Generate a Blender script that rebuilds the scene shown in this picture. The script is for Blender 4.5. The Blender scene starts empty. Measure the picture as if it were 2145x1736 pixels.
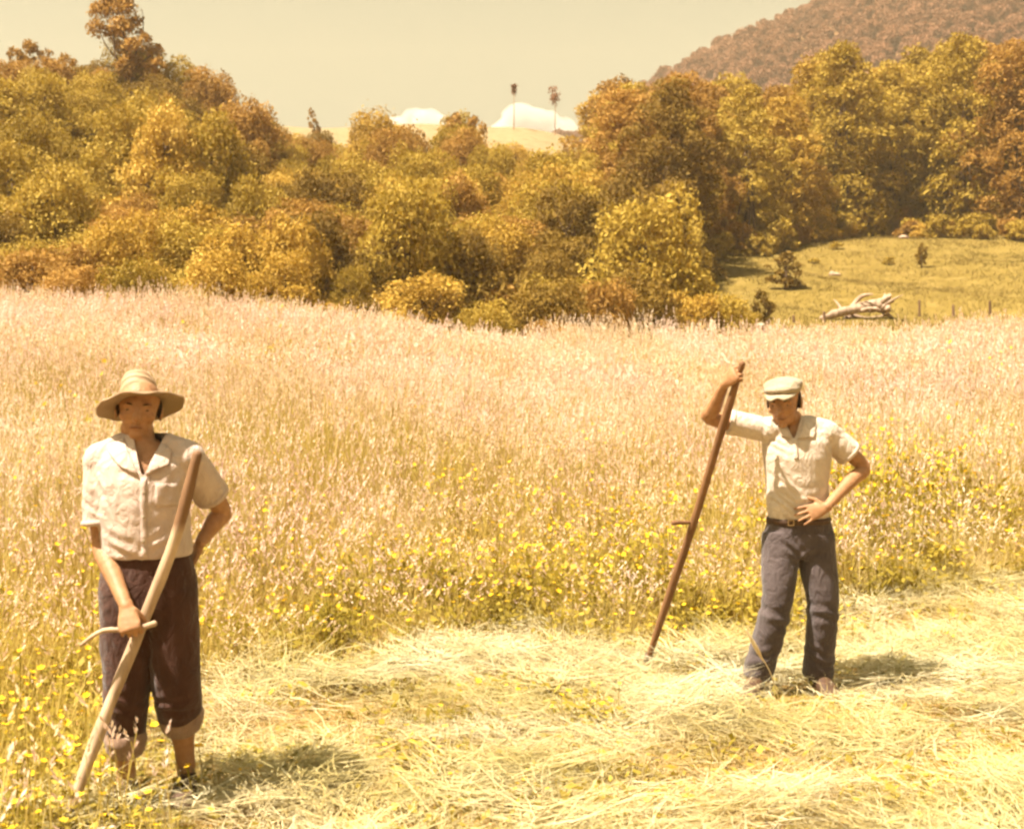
import bpy, bmesh, math, random
import numpy as np
from mathutils import Vector, Matrix, Euler
from mathutils.bvhtree import BVHTree

rng = np.random.default_rng(7)
random.seed(7)
R = math.radians
scene = bpy.context.scene
COL = scene.collection

# ------------------------------------------------------------------ camera
F, UC, HOR, EYE = 2793.0, 1072.5, 763.0, 1.74        # focal length and horizon in units of a 2145-wide picture
cd = bpy.data.cameras.new('camera')
cam = bpy.data.objects.new('camera', cd)
COL.objects.link(cam)
cam.location = (0, 0, EYE)
cam.rotation_euler = (R(90), 0, 0)
cd.sensor_width = 36
cd.lens = 36 * F / 2145
cd.shift_y = -(868 - HOR) / 2145
cd.clip_start = 0.1
cd.clip_end = 6000
cd.dof.use_dof = True
cd.dof.focus_distance = 8.5
cd.dof.aperture_fstop = 5.6
scene.camera = cam

# ------------------------------------------------------------------ sky and sun
SUN_EL, SUN_AZ = 64.0, 202.0        # azimuth counted from +X (right), counter-clockwise: high light from the left and from the camera's side
w = bpy.data.worlds.new('World')
scene.world = w
w.use_nodes = True
nt = w.node_tree
nt.nodes.clear()
sky = nt.nodes.new('ShaderNodeTexSky')
sky.sky_type = 'NISHITA'
sky.sun_disc = False
sky.sun_elevation = R(SUN_EL)
sky.sun_rotation = R(90 - SUN_AZ)
sky.dust_density = 4.0
sky.air_density = 1.0
hs = nt.nodes.new('ShaderNodeHueSaturation')
hs.inputs['Saturation'].default_value = 0.12
mul = nt.nodes.new('ShaderNodeMix')
mul.data_type = 'RGBA'
mul.blend_type = 'MULTIPLY'
mul.inputs[0].default_value = 1.0
mul.inputs[7].default_value = (0.635, 0.665, 0.47, 1)
bg = nt.nodes.new('ShaderNodeBackground')
bg.inputs[1].default_value = 0.05
wo = nt.nodes.new('ShaderNodeOutputWorld')
nt.links.new(sky.outputs[0], hs.inputs['Color'])
nt.links.new(hs.outputs[0], mul.inputs[6])
nt.links.new(mul.outputs[2], bg.inputs[0])
nt.links.new(bg.outputs[0], wo.inputs[0])

sl = bpy.data.lights.new('sun', 'SUN')
sl.energy = 4.8
sl.angle = R(0.55)
sl.color = (1.0, 0.90, 0.75)
so = bpy.data.objects.new('sun', sl)
COL.objects.link(so)
sdir = Vector((math.cos(R(SUN_EL)) * math.cos(R(SUN_AZ)), math.cos(R(SUN_EL)) * math.sin(R(SUN_AZ)), math.sin(R(SUN_EL))))
so.rotation_euler = sdir.to_track_quat('Z', 'Y').to_euler()
so.location = (-20, -5, 40)

vs = scene.view_settings
vs.view_transform = 'Standard'
vs.look = 'None'
vs.gamma = 1.0
vs.exposure = 2.03
scene.render.engine = 'CYCLES'
cy = scene.cycles
cy.use_denoising = True
cy.use_adaptive_sampling = True
cy.adaptive_threshold = 0.035
cy.max_bounces = 5
cy.diffuse_bounces = 3
cy.transmission_bounces = 3
cy.transparent_max_bounces = 8
cy.volume_bounces = 0
cy.filter_width = 2.5
scene.render.film_transparent = False

# ------------------------------------------------------------------ material helpers
def mat_new(name):
    m = bpy.data.materials.new(name)
    m.use_nodes = True
    m.node_tree.nodes.clear()
    return m, m.node_tree

def nd(t, kind, **kw):
    n = t.nodes.new(kind)
    for k, v in kw.items():
        setattr(n, k, v)
    return n

def ramp(t, fac, stops):
    r = nd(t, 'ShaderNodeValToRGB')
    e = r.color_ramp.elements
    e[0].position, e[0].color = stops[0][0], (*stops[0][1], 1)
    e[1].position, e[1].color = stops[-1][0], (*stops[-1][1], 1)
    for p, c in stops[1:-1]:
        x = e.new(p)
        x.color = (*c, 1)
    t.links.new(fac, r.inputs[0])
    return r.outputs[0]

def noise(t, scale, detail=3, rough=0.55, coord='POS', dist=0.0, stretch=None):
    n = nd(t, 'ShaderNodeTexNoise')
    n.inputs['Scale'].default_value = scale
    n.inputs['Detail'].default_value = detail
    n.inputs['Roughness'].default_value = rough
    n.inputs['Distortion'].default_value = dist
    if coord == 'POS':
        src = nd(t, 'ShaderNodeNewGeometry').outputs['Position']
    else:
        src = nd(t, 'ShaderNodeTexCoord').outputs['Object']
    if stretch:
        mp = nd(t, 'ShaderNodeMapping')
        mp.inputs['Scale'].default_value = stretch
        t.links.new(src, mp.inputs[0])
        src = mp.outputs[0]
    t.links.new(src, n.inputs['Vector'])
    return n.outputs[0]

def mixc(t, fac, a, b, blend='MIX'):
    m = nd(t, 'ShaderNodeMix', data_type='RGBA', blend_type=blend)
    for s, v in ((0, fac), (6, a), (7, b)):
        if isinstance(v, bpy.types.NodeSocket):
            t.links.new(v, m.inputs[s])
        elif s == 0:
            m.inputs[0].default_value = v
        else:
            m.inputs[s].default_value = (*v, 1)
    return m.outputs[2]

def math_n(t, op, a, b=0.0, clamp=False):
    m = nd(t, 'ShaderNodeMath', operation=op)
    m.use_clamp = clamp
    for i, v in enumerate((a, b)):
        if isinstance(v, bpy.types.NodeSocket):
            t.links.new(v, m.inputs[i])
        else:
            m.inputs[i].default_value = v
    return m.outputs[0]

def surf(t, color, rough=0.8, spec=0.2, bump=None, bump_d=0.002, sheen=0.0):
    p = nd(t, 'ShaderNodeBsdfPrincipled')
    p.inputs['Roughness'].default_value = rough
    p.inputs['Specular IOR Level'].default_value = spec
    p.inputs['Sheen Weight'].default_value = sheen
    if isinstance(color, bpy.types.NodeSocket):
        t.links.new(color, p.inputs['Base Color'])
    else:
        p.inputs['Base Color'].default_value = (*color, 1)
    if bump is not None:
        b = nd(t, 'ShaderNodeBump')
        b.inputs['Strength'].default_value = 1.0
        b.inputs['Distance'].default_value = bump_d
        t.links.new(bump, b.inputs['Height'])
        t.links.new(b.outputs[0], p.inputs['Normal'])
    o = nd(t, 'ShaderNodeOutputMaterial')
    t.links.new(p.outputs[0], o.inputs[0])
    return p

def leafy(t, color, transl=0.35, rough=0.6, spec=0.15, tcol=None):
    """thin vegetable matter: light on one face glows through to the other"""
    p = nd(t, 'ShaderNodeBsdfPrincipled')
    p.inputs['Roughness'].default_value = rough
    p.inputs['Specular IOR Level'].default_value = spec
    tr = nd(t, 'ShaderNodeBsdfTranslucent')
    t.links.new(color, p.inputs['Base Color'])
    t.links.new(tcol if tcol is not None else color, tr.inputs[0])
    mx = nd(t, 'ShaderNodeMixShader')
    mx.inputs[0].default_value = transl
    t.links.new(p.outputs[0], mx.inputs[1])
    t.links.new(tr.outputs[0], mx.inputs[2])
    o = nd(t, 'ShaderNodeOutputMaterial')
    t.links.new(mx.outputs[0], o.inputs[0])

def tint_attr(t):
    a = nd(t, 'ShaderNodeAttribute', attribute_type='INSTANCER', attribute_name='tint')
    return a.outputs['Fac']

# ------------------------------------------------------------------ object helpers
def mesh_from(name, verts, faces, mats=(), midx=None, smooth=False):
    me = bpy.data.meshes.new(name)
    me.from_pydata([tuple(map(float, v)) for v in verts], [], [tuple(map(int, f)) for f in faces])
    for m in mats:
        me.materials.append(m)
    if midx is not None:
        me.polygons.foreach_set('material_index', np.asarray(midx, dtype=np.int32))
    if smooth:
        me.polygons.foreach_set('use_smooth', np.ones(len(me.polygons), dtype=bool))
    me.update()
    return me

def link(name, me, parent=None, **props):
    o = bpy.data.objects.new(name, me)
    COL.objects.link(o)
    if parent is not None:
        o.parent = parent
    for k, v in props.items():
        o[k] = v
    return o

class MB:
    """collects lofted shapes into one mesh"""
    def __init__(self):
        self.v, self.f, self.m = [], [], []
    def loft(self, rings, n=16, mi=0, power=1.0, cap=True):
        b = len(self.v)
        for c, a, bb in rings:
            c, a, bb = Vector(c), Vector(a), Vector(bb)
            for k in range(n):
                th = 2 * math.pi * k / n
                cs, sn = math.cos(th), math.sin(th)
                if power != 1.0:
                    cs = math.copysign(abs(cs) ** power, cs)
                    sn = math.copysign(abs(sn) ** power, sn)
                self.v.append(c + a * cs + bb * sn)
        m = len(rings)
        for i in range(m - 1):
            for k in range(n):
                self.f.append((b + i * n + k, b + i * n + (k + 1) % n, b + (i + 1) * n + (k + 1) % n, b + (i + 1) * n + k))
                self.m.append(mi)
        if cap:
            self.f.append(tuple(b + k for k in range(n))[::-1])
            self.f.append(tuple(b + (m - 1) * n + k for k in range(n)))
            self.m += [mi, mi]
    def tube(self, pts, radii, n=10, mi=0, sub=4, side=None, flat=1.0, round_ends=True):
        pts = [Vector(p) for p in pts]
        P, Rr = [], []
        m = len(pts)
        for i in range(m - 1):
            p0, p1, p2, p3 = pts[max(i - 1, 0)], pts[i], pts[i + 1], pts[min(i + 2, m - 1)]
            for k in range(sub):
                s = k / sub
                P.append(0.5 * ((2 * p1) + (p2 - p0) * s + (2 * p0 - 5 * p1 + 4 * p2 - p3) * s * s + (3 * p1 - p0 - 3 * p2 + p3) * s ** 3))
                q = s * s * (3 - 2 * s)
                Rr.append(radii[i] * (1 - q) + radii[i + 1] * q)
        P.append(pts[-1]); Rr.append(radii[-1])
        if round_ends:
            d0 = (P[0] - P[1]).normalized(); d1 = (P[-1] - P[-2]).normalized()
            r0, r1 = Rr[0], Rr[-1]
            P = [P[0] + d0 * r0 * .85, P[0] + d0 * r0 * .5] + P + [P[-1] + d1 * r1 * .5, P[-1] + d1 * r1 * .85]
            Rr = [r0 * .45, r0 * .85] + Rr + [r1 * .85, r1 * .45]
        rings = []
        ref = Vector(side) if side is not None else None
        prev = None
        for i in range(len(P)):
            d = (P[min(i + 1, len(P) - 1)] - P[max(i - 1, 0)]).normalized()
            if prev is None:
                a = ref if ref is not None else (Vector((0, 1, 0)) if abs(d.y) < .9 else Vector((1, 0, 0)))
            else:
                a = prev
            a = (a - d * a.dot(d)).normalized()
            prev = a
            bb = d.cross(a)
            rings.append((P[i], a * Rr[i], bb * Rr[i] * flat))
        self.loft(rings, n, mi)
    def ellipsoid(self, c, axes, n=16, m=10, mi=0):
        """axes: three vectors"""
        c = Vector(c)
        ax, ay, az = [Vector(a) for a in axes]
        rings = []
        for i in range(m + 1):
            ph = -math.pi / 2 + math.pi * (i + .25) / (m + .5)
            rings.append((c + az * math.sin(ph), ax * math.cos(ph), ay * math.cos(ph)))
        self.loft(rings, n, mi)
    def box(self, c, ax, ay, az, mi=0):
        c, ax, ay, az = Vector(c), Vector(ax), Vector(ay), Vector(az)
        b = len(self.v)
        for sz in (-1, 1):
            for sx, sy in ((-1, -1), (1, -1), (1, 1), (-1, 1)):
                self.v.append(c + ax * sx + ay * sy + az * sz)
        for f in ((3, 2, 1, 0), (4, 5, 6, 7), (0, 1, 5, 4), (1, 2, 6, 5), (2, 3, 7, 6), (3, 0, 4, 7)):
            self.f.append(tuple(b + i for i in f)); self.m.append(mi)
    def mesh(self, name, mats, smooth=True):
        return mesh_from(name, self.v, self.f, mats, self.m, smooth)
    def build(self, name, mats, parent=None, smooth=True, **props):
        if not isinstance(mats, (list, tuple)):
            mats = [mats]
        return link(name, self.mesh(name, mats, smooth), parent, **props)

def remesh(mb, voxel, smooth_it, name, mats):
    """one continuous skin over everything collected in mb"""
    tmp = bpy.data.objects.new('tmp', mb.mesh('tmp', mats))
    COL.objects.link(tmp)
    r = tmp.modifiers.new('r', 'REMESH'); r.mode = 'VOXEL'; r.voxel_size = voxel; r.use_smooth_shade = True
    if smooth_it:
        s = tmp.modifiers.new('s', 'SMOOTH'); s.factor = .5; s.iterations = smooth_it
    dg = bpy.context.evaluated_depsgraph_get()
    me = bpy.data.meshes.new_from_object(tmp.evaluated_get(dg))
    me.name = name
    old = tmp.data
    bpy.data.objects.remove(tmp)
    bpy.data.meshes.remove(old)
    me.polygons.foreach_set('use_smooth', np.ones(len(me.polygons), dtype=bool))
    return me

def get_co(me):
    a = np.empty(len(me.vertices) * 3, dtype=np.float32); me.vertices.foreach_get('co', a)
    return a.reshape(-1, 3)
def get_no(me):
    a = np.empty(len(me.vertices) * 3, dtype=np.float32); me.vertices.foreach_get('normal', a)
    return a.reshape(-1, 3)
def set_co(me, a):
    me.vertices.foreach_set('co', np.ascontiguousarray(a, dtype=np.float32).ravel()); me.update()

def wave_noise(p, freq, seed, octaves=3):
    """cheap smooth noise in numpy: warped sums of sines"""
    g = np.random.default_rng(seed)
    out = np.zeros(len(p)); amp = 1.0
    for o in range(octaves):
        for k in range(4):
            d = g.normal(size=3); d /= np.linalg.norm(d)
            d2 = g.normal(size=3); d2 /= np.linalg.norm(d2)
            ph = g.uniform(0, 6.28, 2)
            out += amp * np.sin(freq * (p @ d) + ph[0] + 1.3 * np.sin(freq * .7 * (p @ d2) + ph[1])) / 4
        freq *= 2.1; amp *= .5
    return out

# ------------------------------------------------------------------ lie of the land
CREST_U = [-3000, -400, 0, 400, 700, 800, 900, 1100, 1300, 1500, 1700, 2145, 2600, 5000]
CREST_Z = [3.2, 2.85, 2.72, 2.55, 2.38, 2.2, 1.95, 1.76, 1.64, 1.78, 1.93, 2.02, 2.3, 2.8]
TOP_U = [-3000, -600, 0, 170, 330, 400, 500, 600, 700, 900, 1100, 1200, 1350, 1500, 1700, 2145, 3000, 5000]
TOP_Z = [21, 20.0, 19.2, 19.1, 18.3, 17.3, 15.8, 14.2, 13.1, 14.2, 13.6, 11.6, 10.3, 10.5, 10.6, 10.9, 13, 16]
RID_U = [-3000, -200, 300, 500, 600, 800, 1000, 1180, 1300, 1500, 2145, 5000]
RID_Z = [34, 30, 28, 30.4, 32.2, 32.6, 32.4, 31.6, 28, 22, 24, 40]
MTN_U = [-3000, 300, 900, 1000, 1250, 1370, 1450, 1550, 1650, 1800, 2145, 2600, 3500, 5000]
MTN_V = [340, 345, 340, 345, 290, 182, 132, 78, 38, -35, -140, -230, -200, -150]
def ground_z(x, y):
    x = np.asarray(x, dtype=float); y = np.asarray(y, dtype=float)
    acc = np.zeros(np.broadcast(x, y).shape)
    for off in (-1.0, -.5, 0, .5, 1.0):
        yy = y + off * np.clip((y - 6) * .12, 0, 30)
        u = UC + F * x / np.maximum(yy, 14)
        cr = np.interp(u, CREST_U, CREST_Z)
        tp = np.interp(u, TOP_U, TOP_Z)
        rd = np.interp(u, RID_U, RID_Z)
        mt = EYE + (HOR - np.interp(u, MTN_U, MTN_V)) / F * 500
        ks = [(-1e4, 0 * cr), (8, 0 * cr), (32, cr), (37.5, cr - 1.5), (90, tp), (112, tp + 2.5), (160, rd), (230, rd * .8), (500, mt), (900, mt * .4), (1e4, mt * .4)]
        z = np.zeros_like(acc)
        for (ya, za), (yb, zb) in zip(ks[:-1], ks[1:]):
            s = (yy >= ya) & (yy < yb)
            z = np.where(s, za + (zb - za) * (yy - ya) / (yb - ya), z)
        acc += z / 5
    bump = .05 * np.sin(x * .9 + 1.3 * np.sin(y * .35)) * np.sin(y * .7 + .8) * np.clip((y - 7) / 10, 0, 1)
    rough = .35 * np.sin(x * .31 + 2 * np.sin(y * .11)) * np.sin(y * .23 + x * .09) * np.clip((y - 40) / 20, 0, 1)
    big = 5.0 * np.sin(x * .021 + y * .013) * np.sin(y * .017 + 1) * np.clip((y - 230) / 120, 0, 1) * np.clip((900 - y) / 300, 0, 1)
    return acc + bump + rough + big

def P(u, v, y):
    return Vector(((u - UC) / F * y, y, EYE + (HOR - v) / F * y))

def grid_mesh(name, xs, ys, mat):
    X, Y = np.meshgrid(xs, ys)
    Z = ground_z(X, Y)
    v = np.stack([X.ravel(), Y.ravel(), Z.ravel()], 1)
    nx, ny = len(xs), len(ys)
    i = (np.arange(ny - 1)[:, None] * nx + np.arange(nx - 1)[None, :]).ravel()
    f = np.stack([i, i + 1, i + nx + 1, i + nx], 1)
    return mesh_from(name, v, f, [mat], None, True)

# ground covers
m_ground, t = mat_new('ground_cover')
geo = nd(t, 'ShaderNodeNewGeometry')
sx = nd(t, 'ShaderNodeSeparateXYZ'); t.links.new(geo.outputs['Position'], sx.inputs[0])
n1 = noise(t, .9, 5, .65); n2 = noise(t, 14, 4, .7); n3 = noise(t, .12, 3)
thatch = ramp(t, n2, [(.3, (.12, .065, .02)), (.5, (.27, .16, .05)), (.7, (.42, .28, .10))])
past = ramp(t, n1, [(.3, (.085, .055, .012)), (.5, (.155, .102, .024)), (.72, (.25, .172, .058))])
past = mixc(t, n3, past, (.165, .115, .028))
far_ = math_n(t, 'MULTIPLY', math_n(t, 'SUBTRACT', sx.outputs[1], 105.0), .05, True)
past = mixc(t, far_, past, ramp(t, n1, [(.3, (.17, .12, .06)), (.7, (.25, .185, .10))]))
fac = math_n(t, 'MULTIPLY', math_n(t, 'SUBTRACT', sx.outputs[1], 37.0), .25, True)
surf(t, mixc(t, fac, thatch, past), .95, .05, n2, .03)
m_mtn, t = mat_new('mountain_floor')
surf(t, ramp(t, noise(t, .05, 4), [(.3, (.10, .05, .025)), (.7, (.18, .10, .04))]), .95, .05)

xs = np.concatenate([[-900, -600, -400, -280, -200, -150, -120], np.arange(-100, -30, 2.0), np.arange(-30, 30, .5), np.arange(30, 101, 2.0), [120, 150, 200, 280, 400, 600, 900]])
ys = np.concatenate([[-900, -500, -250, -120, -60, -30, -15], np.arange(-8, 60, .5), np.arange(60, 120, 1.5), np.arange(120, 240.1, 4.0)])
link('ground', grid_mesh('ground', xs, ys, m_ground), kind='structure')
xs2 = np.concatenate([[-900, -750], np.arange(-620, 621, 10.0), [750, 900]])
link('mountain', grid_mesh('mountain', xs2, np.arange(240, 901, 10.0), m_mtn), kind='structure')

# ------------------------------------------------------------------ grass, hay and flowers
def scatter(name, pts, rots, scls, idx, tint, protos, **props):
    """one object of uncountable small growth: points that carry copies of the prototype tufts"""
    me = bpy.data.meshes.new(name)
    n = len(pts)
    me.vertices.add(n)
    me.vertices.foreach_set('co', np.ascontiguousarray(pts, dtype=np.float32).ravel())
    for nm, typ, key, arr in (('rot', 'FLOAT_VECTOR', 'vector', rots), ('scl', 'FLOAT_VECTOR', 'vector', scls),
                              ('idx', 'INT', 'value', idx), ('tint', 'FLOAT', 'value', tint)):
        a = me.attributes.new(nm, typ, 'POINT')
        a.data.foreach_set(key, np.ascontiguousarray(arr, dtype=np.int32 if typ == 'INT' else np.float32).ravel())
    c = bpy.data.collections.new(name + '_tufts')
    for k, pm in enumerate(protos):
        c.objects.link(bpy.data.objects.new('%s_tuft_%02d' % (name, k), pm))
    o = link(name, me, **props)
    ng = bpy.data.node_groups.new(name + '_scatter', 'GeometryNodeTree')
    ng.interface.new_socket('Geometry', in_out='INPUT', socket_type='NodeSocketGeometry')
    ng.interface.new_socket('Geometry', in_out='OUTPUT', socket_type='NodeSocketGeometry')
    gi = ng.nodes.new('NodeGroupInput'); go = ng.nodes.new('NodeGroupOutput')
    ip = ng.nodes.new('GeometryNodeInstanceOnPoints')
    ci = ng.nodes.new('GeometryNodeCollectionInfo')
    ci.inputs['Collection'].default_value = c
    ci.inputs['Separate Children'].default_value = True
    ci.inputs['Reset Children'].default_value = True
    ip.inputs['Pick Instance'].default_value = True
    def attr(nm, typ):
        a = ng.nodes.new('GeometryNodeInputNamedAttribute'); a.data_type = typ; a.inputs[0].default_value = nm
        return a.outputs[0]
    ng.links.new(gi.outputs[0], ip.inputs['Points'])
    ng.links.new(ci.outputs[0], ip.inputs['Instance'])
    ng.links.new(attr('idx', 'INT'), ip.inputs['Instance Index'])
    ng.links.new(attr('rot', 'FLOAT_VECTOR'), ip.inputs['Rotation'])
    ng.links.new(attr('scl', 'FLOAT_VECTOR'), ip.inputs['Scale'])
    ng.links.new(ip.outputs[0], go.inputs[0])
    md = o.modifiers.new('scatter', 'NODES'); md.node_group = ng
    return o

def blades(n, h, spread, width, lean, g, mi=0, seg=3, curl=.5, flat=False):
    """n curved tapering blades; returns verts, faces, material ids"""
    V, Fc, M = [], [], []
    for _ in range(n):
        a = g.uniform(0, 6.283); r = spread * math.sqrt(g.uniform())
        base = np.array([r * math.cos(a), r * math.sin(a), g.uniform(0, .06) if flat else -.03])
        th = g.uniform(0, 6.283)
        L = h * g.uniform(.55, 1.15)
        tilt = abs(g.normal(0, lean)) if not flat else g.uniform(1.25, 1.62)
        d2 = np.array([math.cos(th), math.sin(th), 0.])
        side = np.array([-math.sin(th), math.cos(th), 0.])
        tw = g.uniform(-1.2, 1.2)
        sd = side * math.cos(tw) + d2 * math.sin(tw) * .8
        if flat:
            sd = side * math.cos(tw * .7) + np.array([0, 0, 1.]) * math.sin(tw * .7)
        wd = width * g.uniform(.6, 1.3)
        p = base.copy(); b0 = len(V)
        for k in range(seg + 1):
            q = k / seg
            ww = wd * (1 - q ** 1.6 * .92) * .5
            V.append(p - sd * ww); V.append(p + sd * ww)
            ang = tilt + curl * q * q * (1 if not flat else g.uniform(-.6, .5))
            p = p + (d2 * math.sin(ang) + np.array([0, 0, 1.]) * math.cos(ang)) * L / seg
            if flat:
                th2 = g.uniform(-.5, .5)
                d2 = d2 * math.cos(th2) + np.array([-d2[1], d2[0], 0]) * math.sin(th2)
        for k in range(seg):
            Fc.append((b0 + 2 * k, b0 + 2 * k + 1, b0 + 2 * k + 3, b0 + 2 * k + 2)); M.append(mi)
    return V, Fc, M

def seed_stems(n, h, spread, g, mi_stem=0, mi_head=1, hl=.11, hw=.013, lean=.16):
    V, Fc, M = [], [], []
    for _ in range(n):
        a = g.uniform(0, 6.283); r = spread * math.sqrt(g.uniform())
        p0 = np.array([r * math.cos(a), r * math.sin(a), -.03])
        th = g.uniform(0, 6.283); tl = abs(g.normal(0, lean))
        d = np.array([math.cos(th) * math.sin(tl), math.sin(th) * math.sin(tl), math.cos(tl)])
        L = h * g.uniform(.8, 1.2)
        p1 = p0 + d * L
        s = np.array([-math.sin(th), math.cos(th), 0.]); wst = .0022
        b = len(V)
        V += [p0 - s * wst, p0 + s * wst, p1 + s * wst, p1 - s * wst]
        Fc.append((b, b + 1, b + 2, b + 3)); M.append(mi_stem)
        # plume: a loose bunch of slivers round the tip
        dd = d + np.array([math.cos(th), math.sin(th), -.2]) * .25
        dd /= np.linalg.norm(dd)
        e = np.cross(dd, s)
        for k in range(7):
            ph = g.uniform(0, 6.283); q = g.uniform(0, 1)
            o_ = (s * math.cos(ph) + e * math.sin(ph))
            c = p1 + dd * hl * (q - .15)
            t_ = dd * hl * .34 + o_ * hw * 1.2 * (1.15 - q)
            w_ = np.cross(t_, o_ + .3 * dd); w_ = w_ / (np.linalg.norm(w_) + 1e-9) * hw * .42
            b = len(V)
            V += [c, c + t_ * .5 + w_, c + t_, c + t_ * .5 - w_]
            Fc.append((b, b + 1, b + 2, b + 3)); M.append(mi_head)
    return V, Fc, M

def flowers(n, h, spread, g, mi_stem=0, mi_pet=1, size=.013):
    V, Fc, M = [], [], []
    for _ in range(n):
        a = g.uniform(0, 6.283); r = spread * math.sqrt(g.uniform())
        p0 = np.array([r * math.cos(a), r * math.sin(a), -.02])
        th = g.uniform(0, 6.283); tl = abs(g.normal(0, .25))
        d = np.array([math.cos(th) * math.sin(tl), math.sin(th) * math.sin(tl), math.cos(tl)])
        p1 = p0 + d * h * g.uniform(.7, 1.15)
        s = np.array([-math.sin(th), math.cos(th), 0.])
        b = len(V)
        V += [p0 - s * .002, p0 + s * .002, p1 + s * .002, p1 - s * .002]
        Fc.append((b, b + 1, b + 2, b + 3)); M.append(mi_stem)
        up = d + np.array([g.normal(0, .35), g.normal(0, .35), 0]); up /= np.linalg.norm(up)
        e1 = np.cross(up, [1, 0, .1]); e1 /= np.linalg.norm(e1); e2 = np.cross(up, e1)
        sz = size * g.uniform(.7, 1.25)
        for k in range(5):
            t0 = 2 * math.pi * k / 5; 
            dr = e1 * math.cos(t0) + e2 * math.sin(t0); ds = -e1 * math.sin(t0) + e2 * math.cos(t0)
            b = len(V)
            V += [p1, p1 + (dr * .7 - ds * .42) * sz + up * sz * .3, p1 + dr * sz * 1.1 + up * sz * .55, p1 + (dr * .7 + ds * .42) * sz + up * sz * .3]
            Fc.append((b, b + 1, b + 2, b + 3)); M.append(mi_pet)
    return V, Fc, M

def leaves_low(n, h, spread, g, mi=0, size=.05):
    """broad leaves of weeds standing in the grass"""
    V, Fc, M = [], [], []
    for _ in range(n):
        a = g.uniform(0, 6.283); r = spread * math.sqrt(g.uniform())
        c = np.array([r * math.cos(a), r * math.sin(a), h * g.uniform(.15, 1)])
        th = g.uniform(0, 6.283); el = g.uniform(-.3, .9)
        d = np.array([math.cos(th) * math.cos(el), math.sin(th) * math.cos(el), math.sin(el)])
        s = np.cross(d, [0, 0, 1.]) ; s = s / np.linalg.norm(s) * math.cos(.4) + np.array([0, 0, .4])
        L = size * g.uniform(.6, 1.4)
        b = len(V)
        V += [c, c + d * L * .5 + s * L * .3, c + d * L, c + d * L * .5 - s * L * .3]
        Fc.append((b, b + 1, b + 2, b + 3)); M.append(mi)
    return V, Fc, M

def join(*parts):
    V, Fc, M = [], [], []
    for v, f, m in parts:
        b = len(V)
        V += list(v); Fc += [tuple(i + b for i in q) for q in f]; M += list(m)
    return V, Fc, M

def plant_mat(name, stops, patch, amt, transl=.35, nscale=.35, near=None):
    m, t = mat_new(name)
    tv = nd(t, 'ShaderNodeAttribute', attribute_type='GEOMETRY', attribute_name='tv')
    base = ramp(t, math_n(t, 'ADD', tint_attr(t), math_n(t, 'MULTIPLY', math_n(t, 'SUBTRACT', tv.outputs['Fac'], .5), .75), True), stops)
    pn = ramp(t, noise(t, nscale, 3, .6), [(.35, (0, 0, 0)), (.65, (1, 1, 1))])
    f = math_n(t, 'MULTIPLY', nd_out(t, pn), amt)
    c = mixc(t, f, base, patch)
    if near is not None:      # a yellower, greener sward in the damp ground nearest the mown strip
        sp = nd(t, 'ShaderNodeSeparateXYZ'); t.links.new(nd(t, 'ShaderNodeNewGeometry').outputs['Position'], sp.inputs[0])
        fy_ = math_n(t, 'MULTIPLY', math_n(t, 'SUBTRACT', 13.0, math_n(t, 'ADD', sp.outputs[1], math_n(t, 'MULTIPLY', noise(t, .6, 2), 3.0))), .25, True)
        c = mixc(t, math_n(t, 'MULTIPLY', fy_, .75), c, near)
    leafy(t, c, transl)
    return m
def nd_out(t, col):
    r = nd(t, 'ShaderNodeRGBToBW'); t.links.new(col, r.inputs[0]); return r.outputs[0]

m_blade = plant_mat('standing_grass_blade', [(0, (.40, .27, .08)), (.35, (.53, .39, .18)), (.7, (.63, .50, .30)), (1, (.71, .59, .41))], (.48, .36, .08), .85, .42, .5, near=(.50, .37, .09))
m_seed = plant_mat('grass_seed_head', [(0, (.66, .46, .38)), (.5, (.76, .58, .50)), (1, (.84, .70, .62))], (.64, .49, .23), .7, .4, .5)
m_green = plant_mat('green_weed_leaf', [(0, (.14, .108, .010)), (.5, (.27, .205, .022)), (1, (.42, .32, .05))], (.34, .23, .035), .5)
m_petal = plant_mat('yellow_petal', [(0, (.78, .44, .008)), (1, (.85, .56, .03))], (.82, .5, .02), .5, .3)
m_hay = plant_mat('cut_hay', [(0, (.25, .17, .06)), (.3, (.41, .31, .15)), (.65, (.545, .455, .28)), (1, (.66, .585, .415))], (.38, .325, .10), .6, .25, .7)
m_short = plant_mat('pasture_blade', [(0, (.088, .064, .011)), (.5, (.145, .103, .023)), (1, (.225, .16, .048))], (.19, .122, .028), .6)

def patch(name, fn, n, T, mats, hvar=(.7, 1.25)):
    """a square turf T metres wide: n tufts from fn() side by side, one mesh"""
    V, Fc, M, TV = [], [], [], []
    q = math.ceil(math.sqrt(n))
    cells = [(i, j) for i in range(q) for j in range(q)]
    g.shuffle(cells)
    for i, j in cells[:n]:
        v, f, m = fn()
        v = np.array(v); hs = g.uniform(*hvar)
        v = v * [1, 1, hs] + [((i + g.uniform(.1, .9)) / q - .5) * T, ((j + g.uniform(.1, .9)) / q - .5) * T, 0]
        b = len(V)
        V += list(v); Fc += [tuple(k + b for k in ff) for ff in f]; M += list(m)
        TV += [g.uniform()] * len(v)
    me = mesh_from(name, V, Fc, mats, M)
    at = me.attributes.new('tv', 'FLOAT', 'POINT')
    at.data.foreach_set('value', np.array(TV, dtype=np.float32))
    return me

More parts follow.
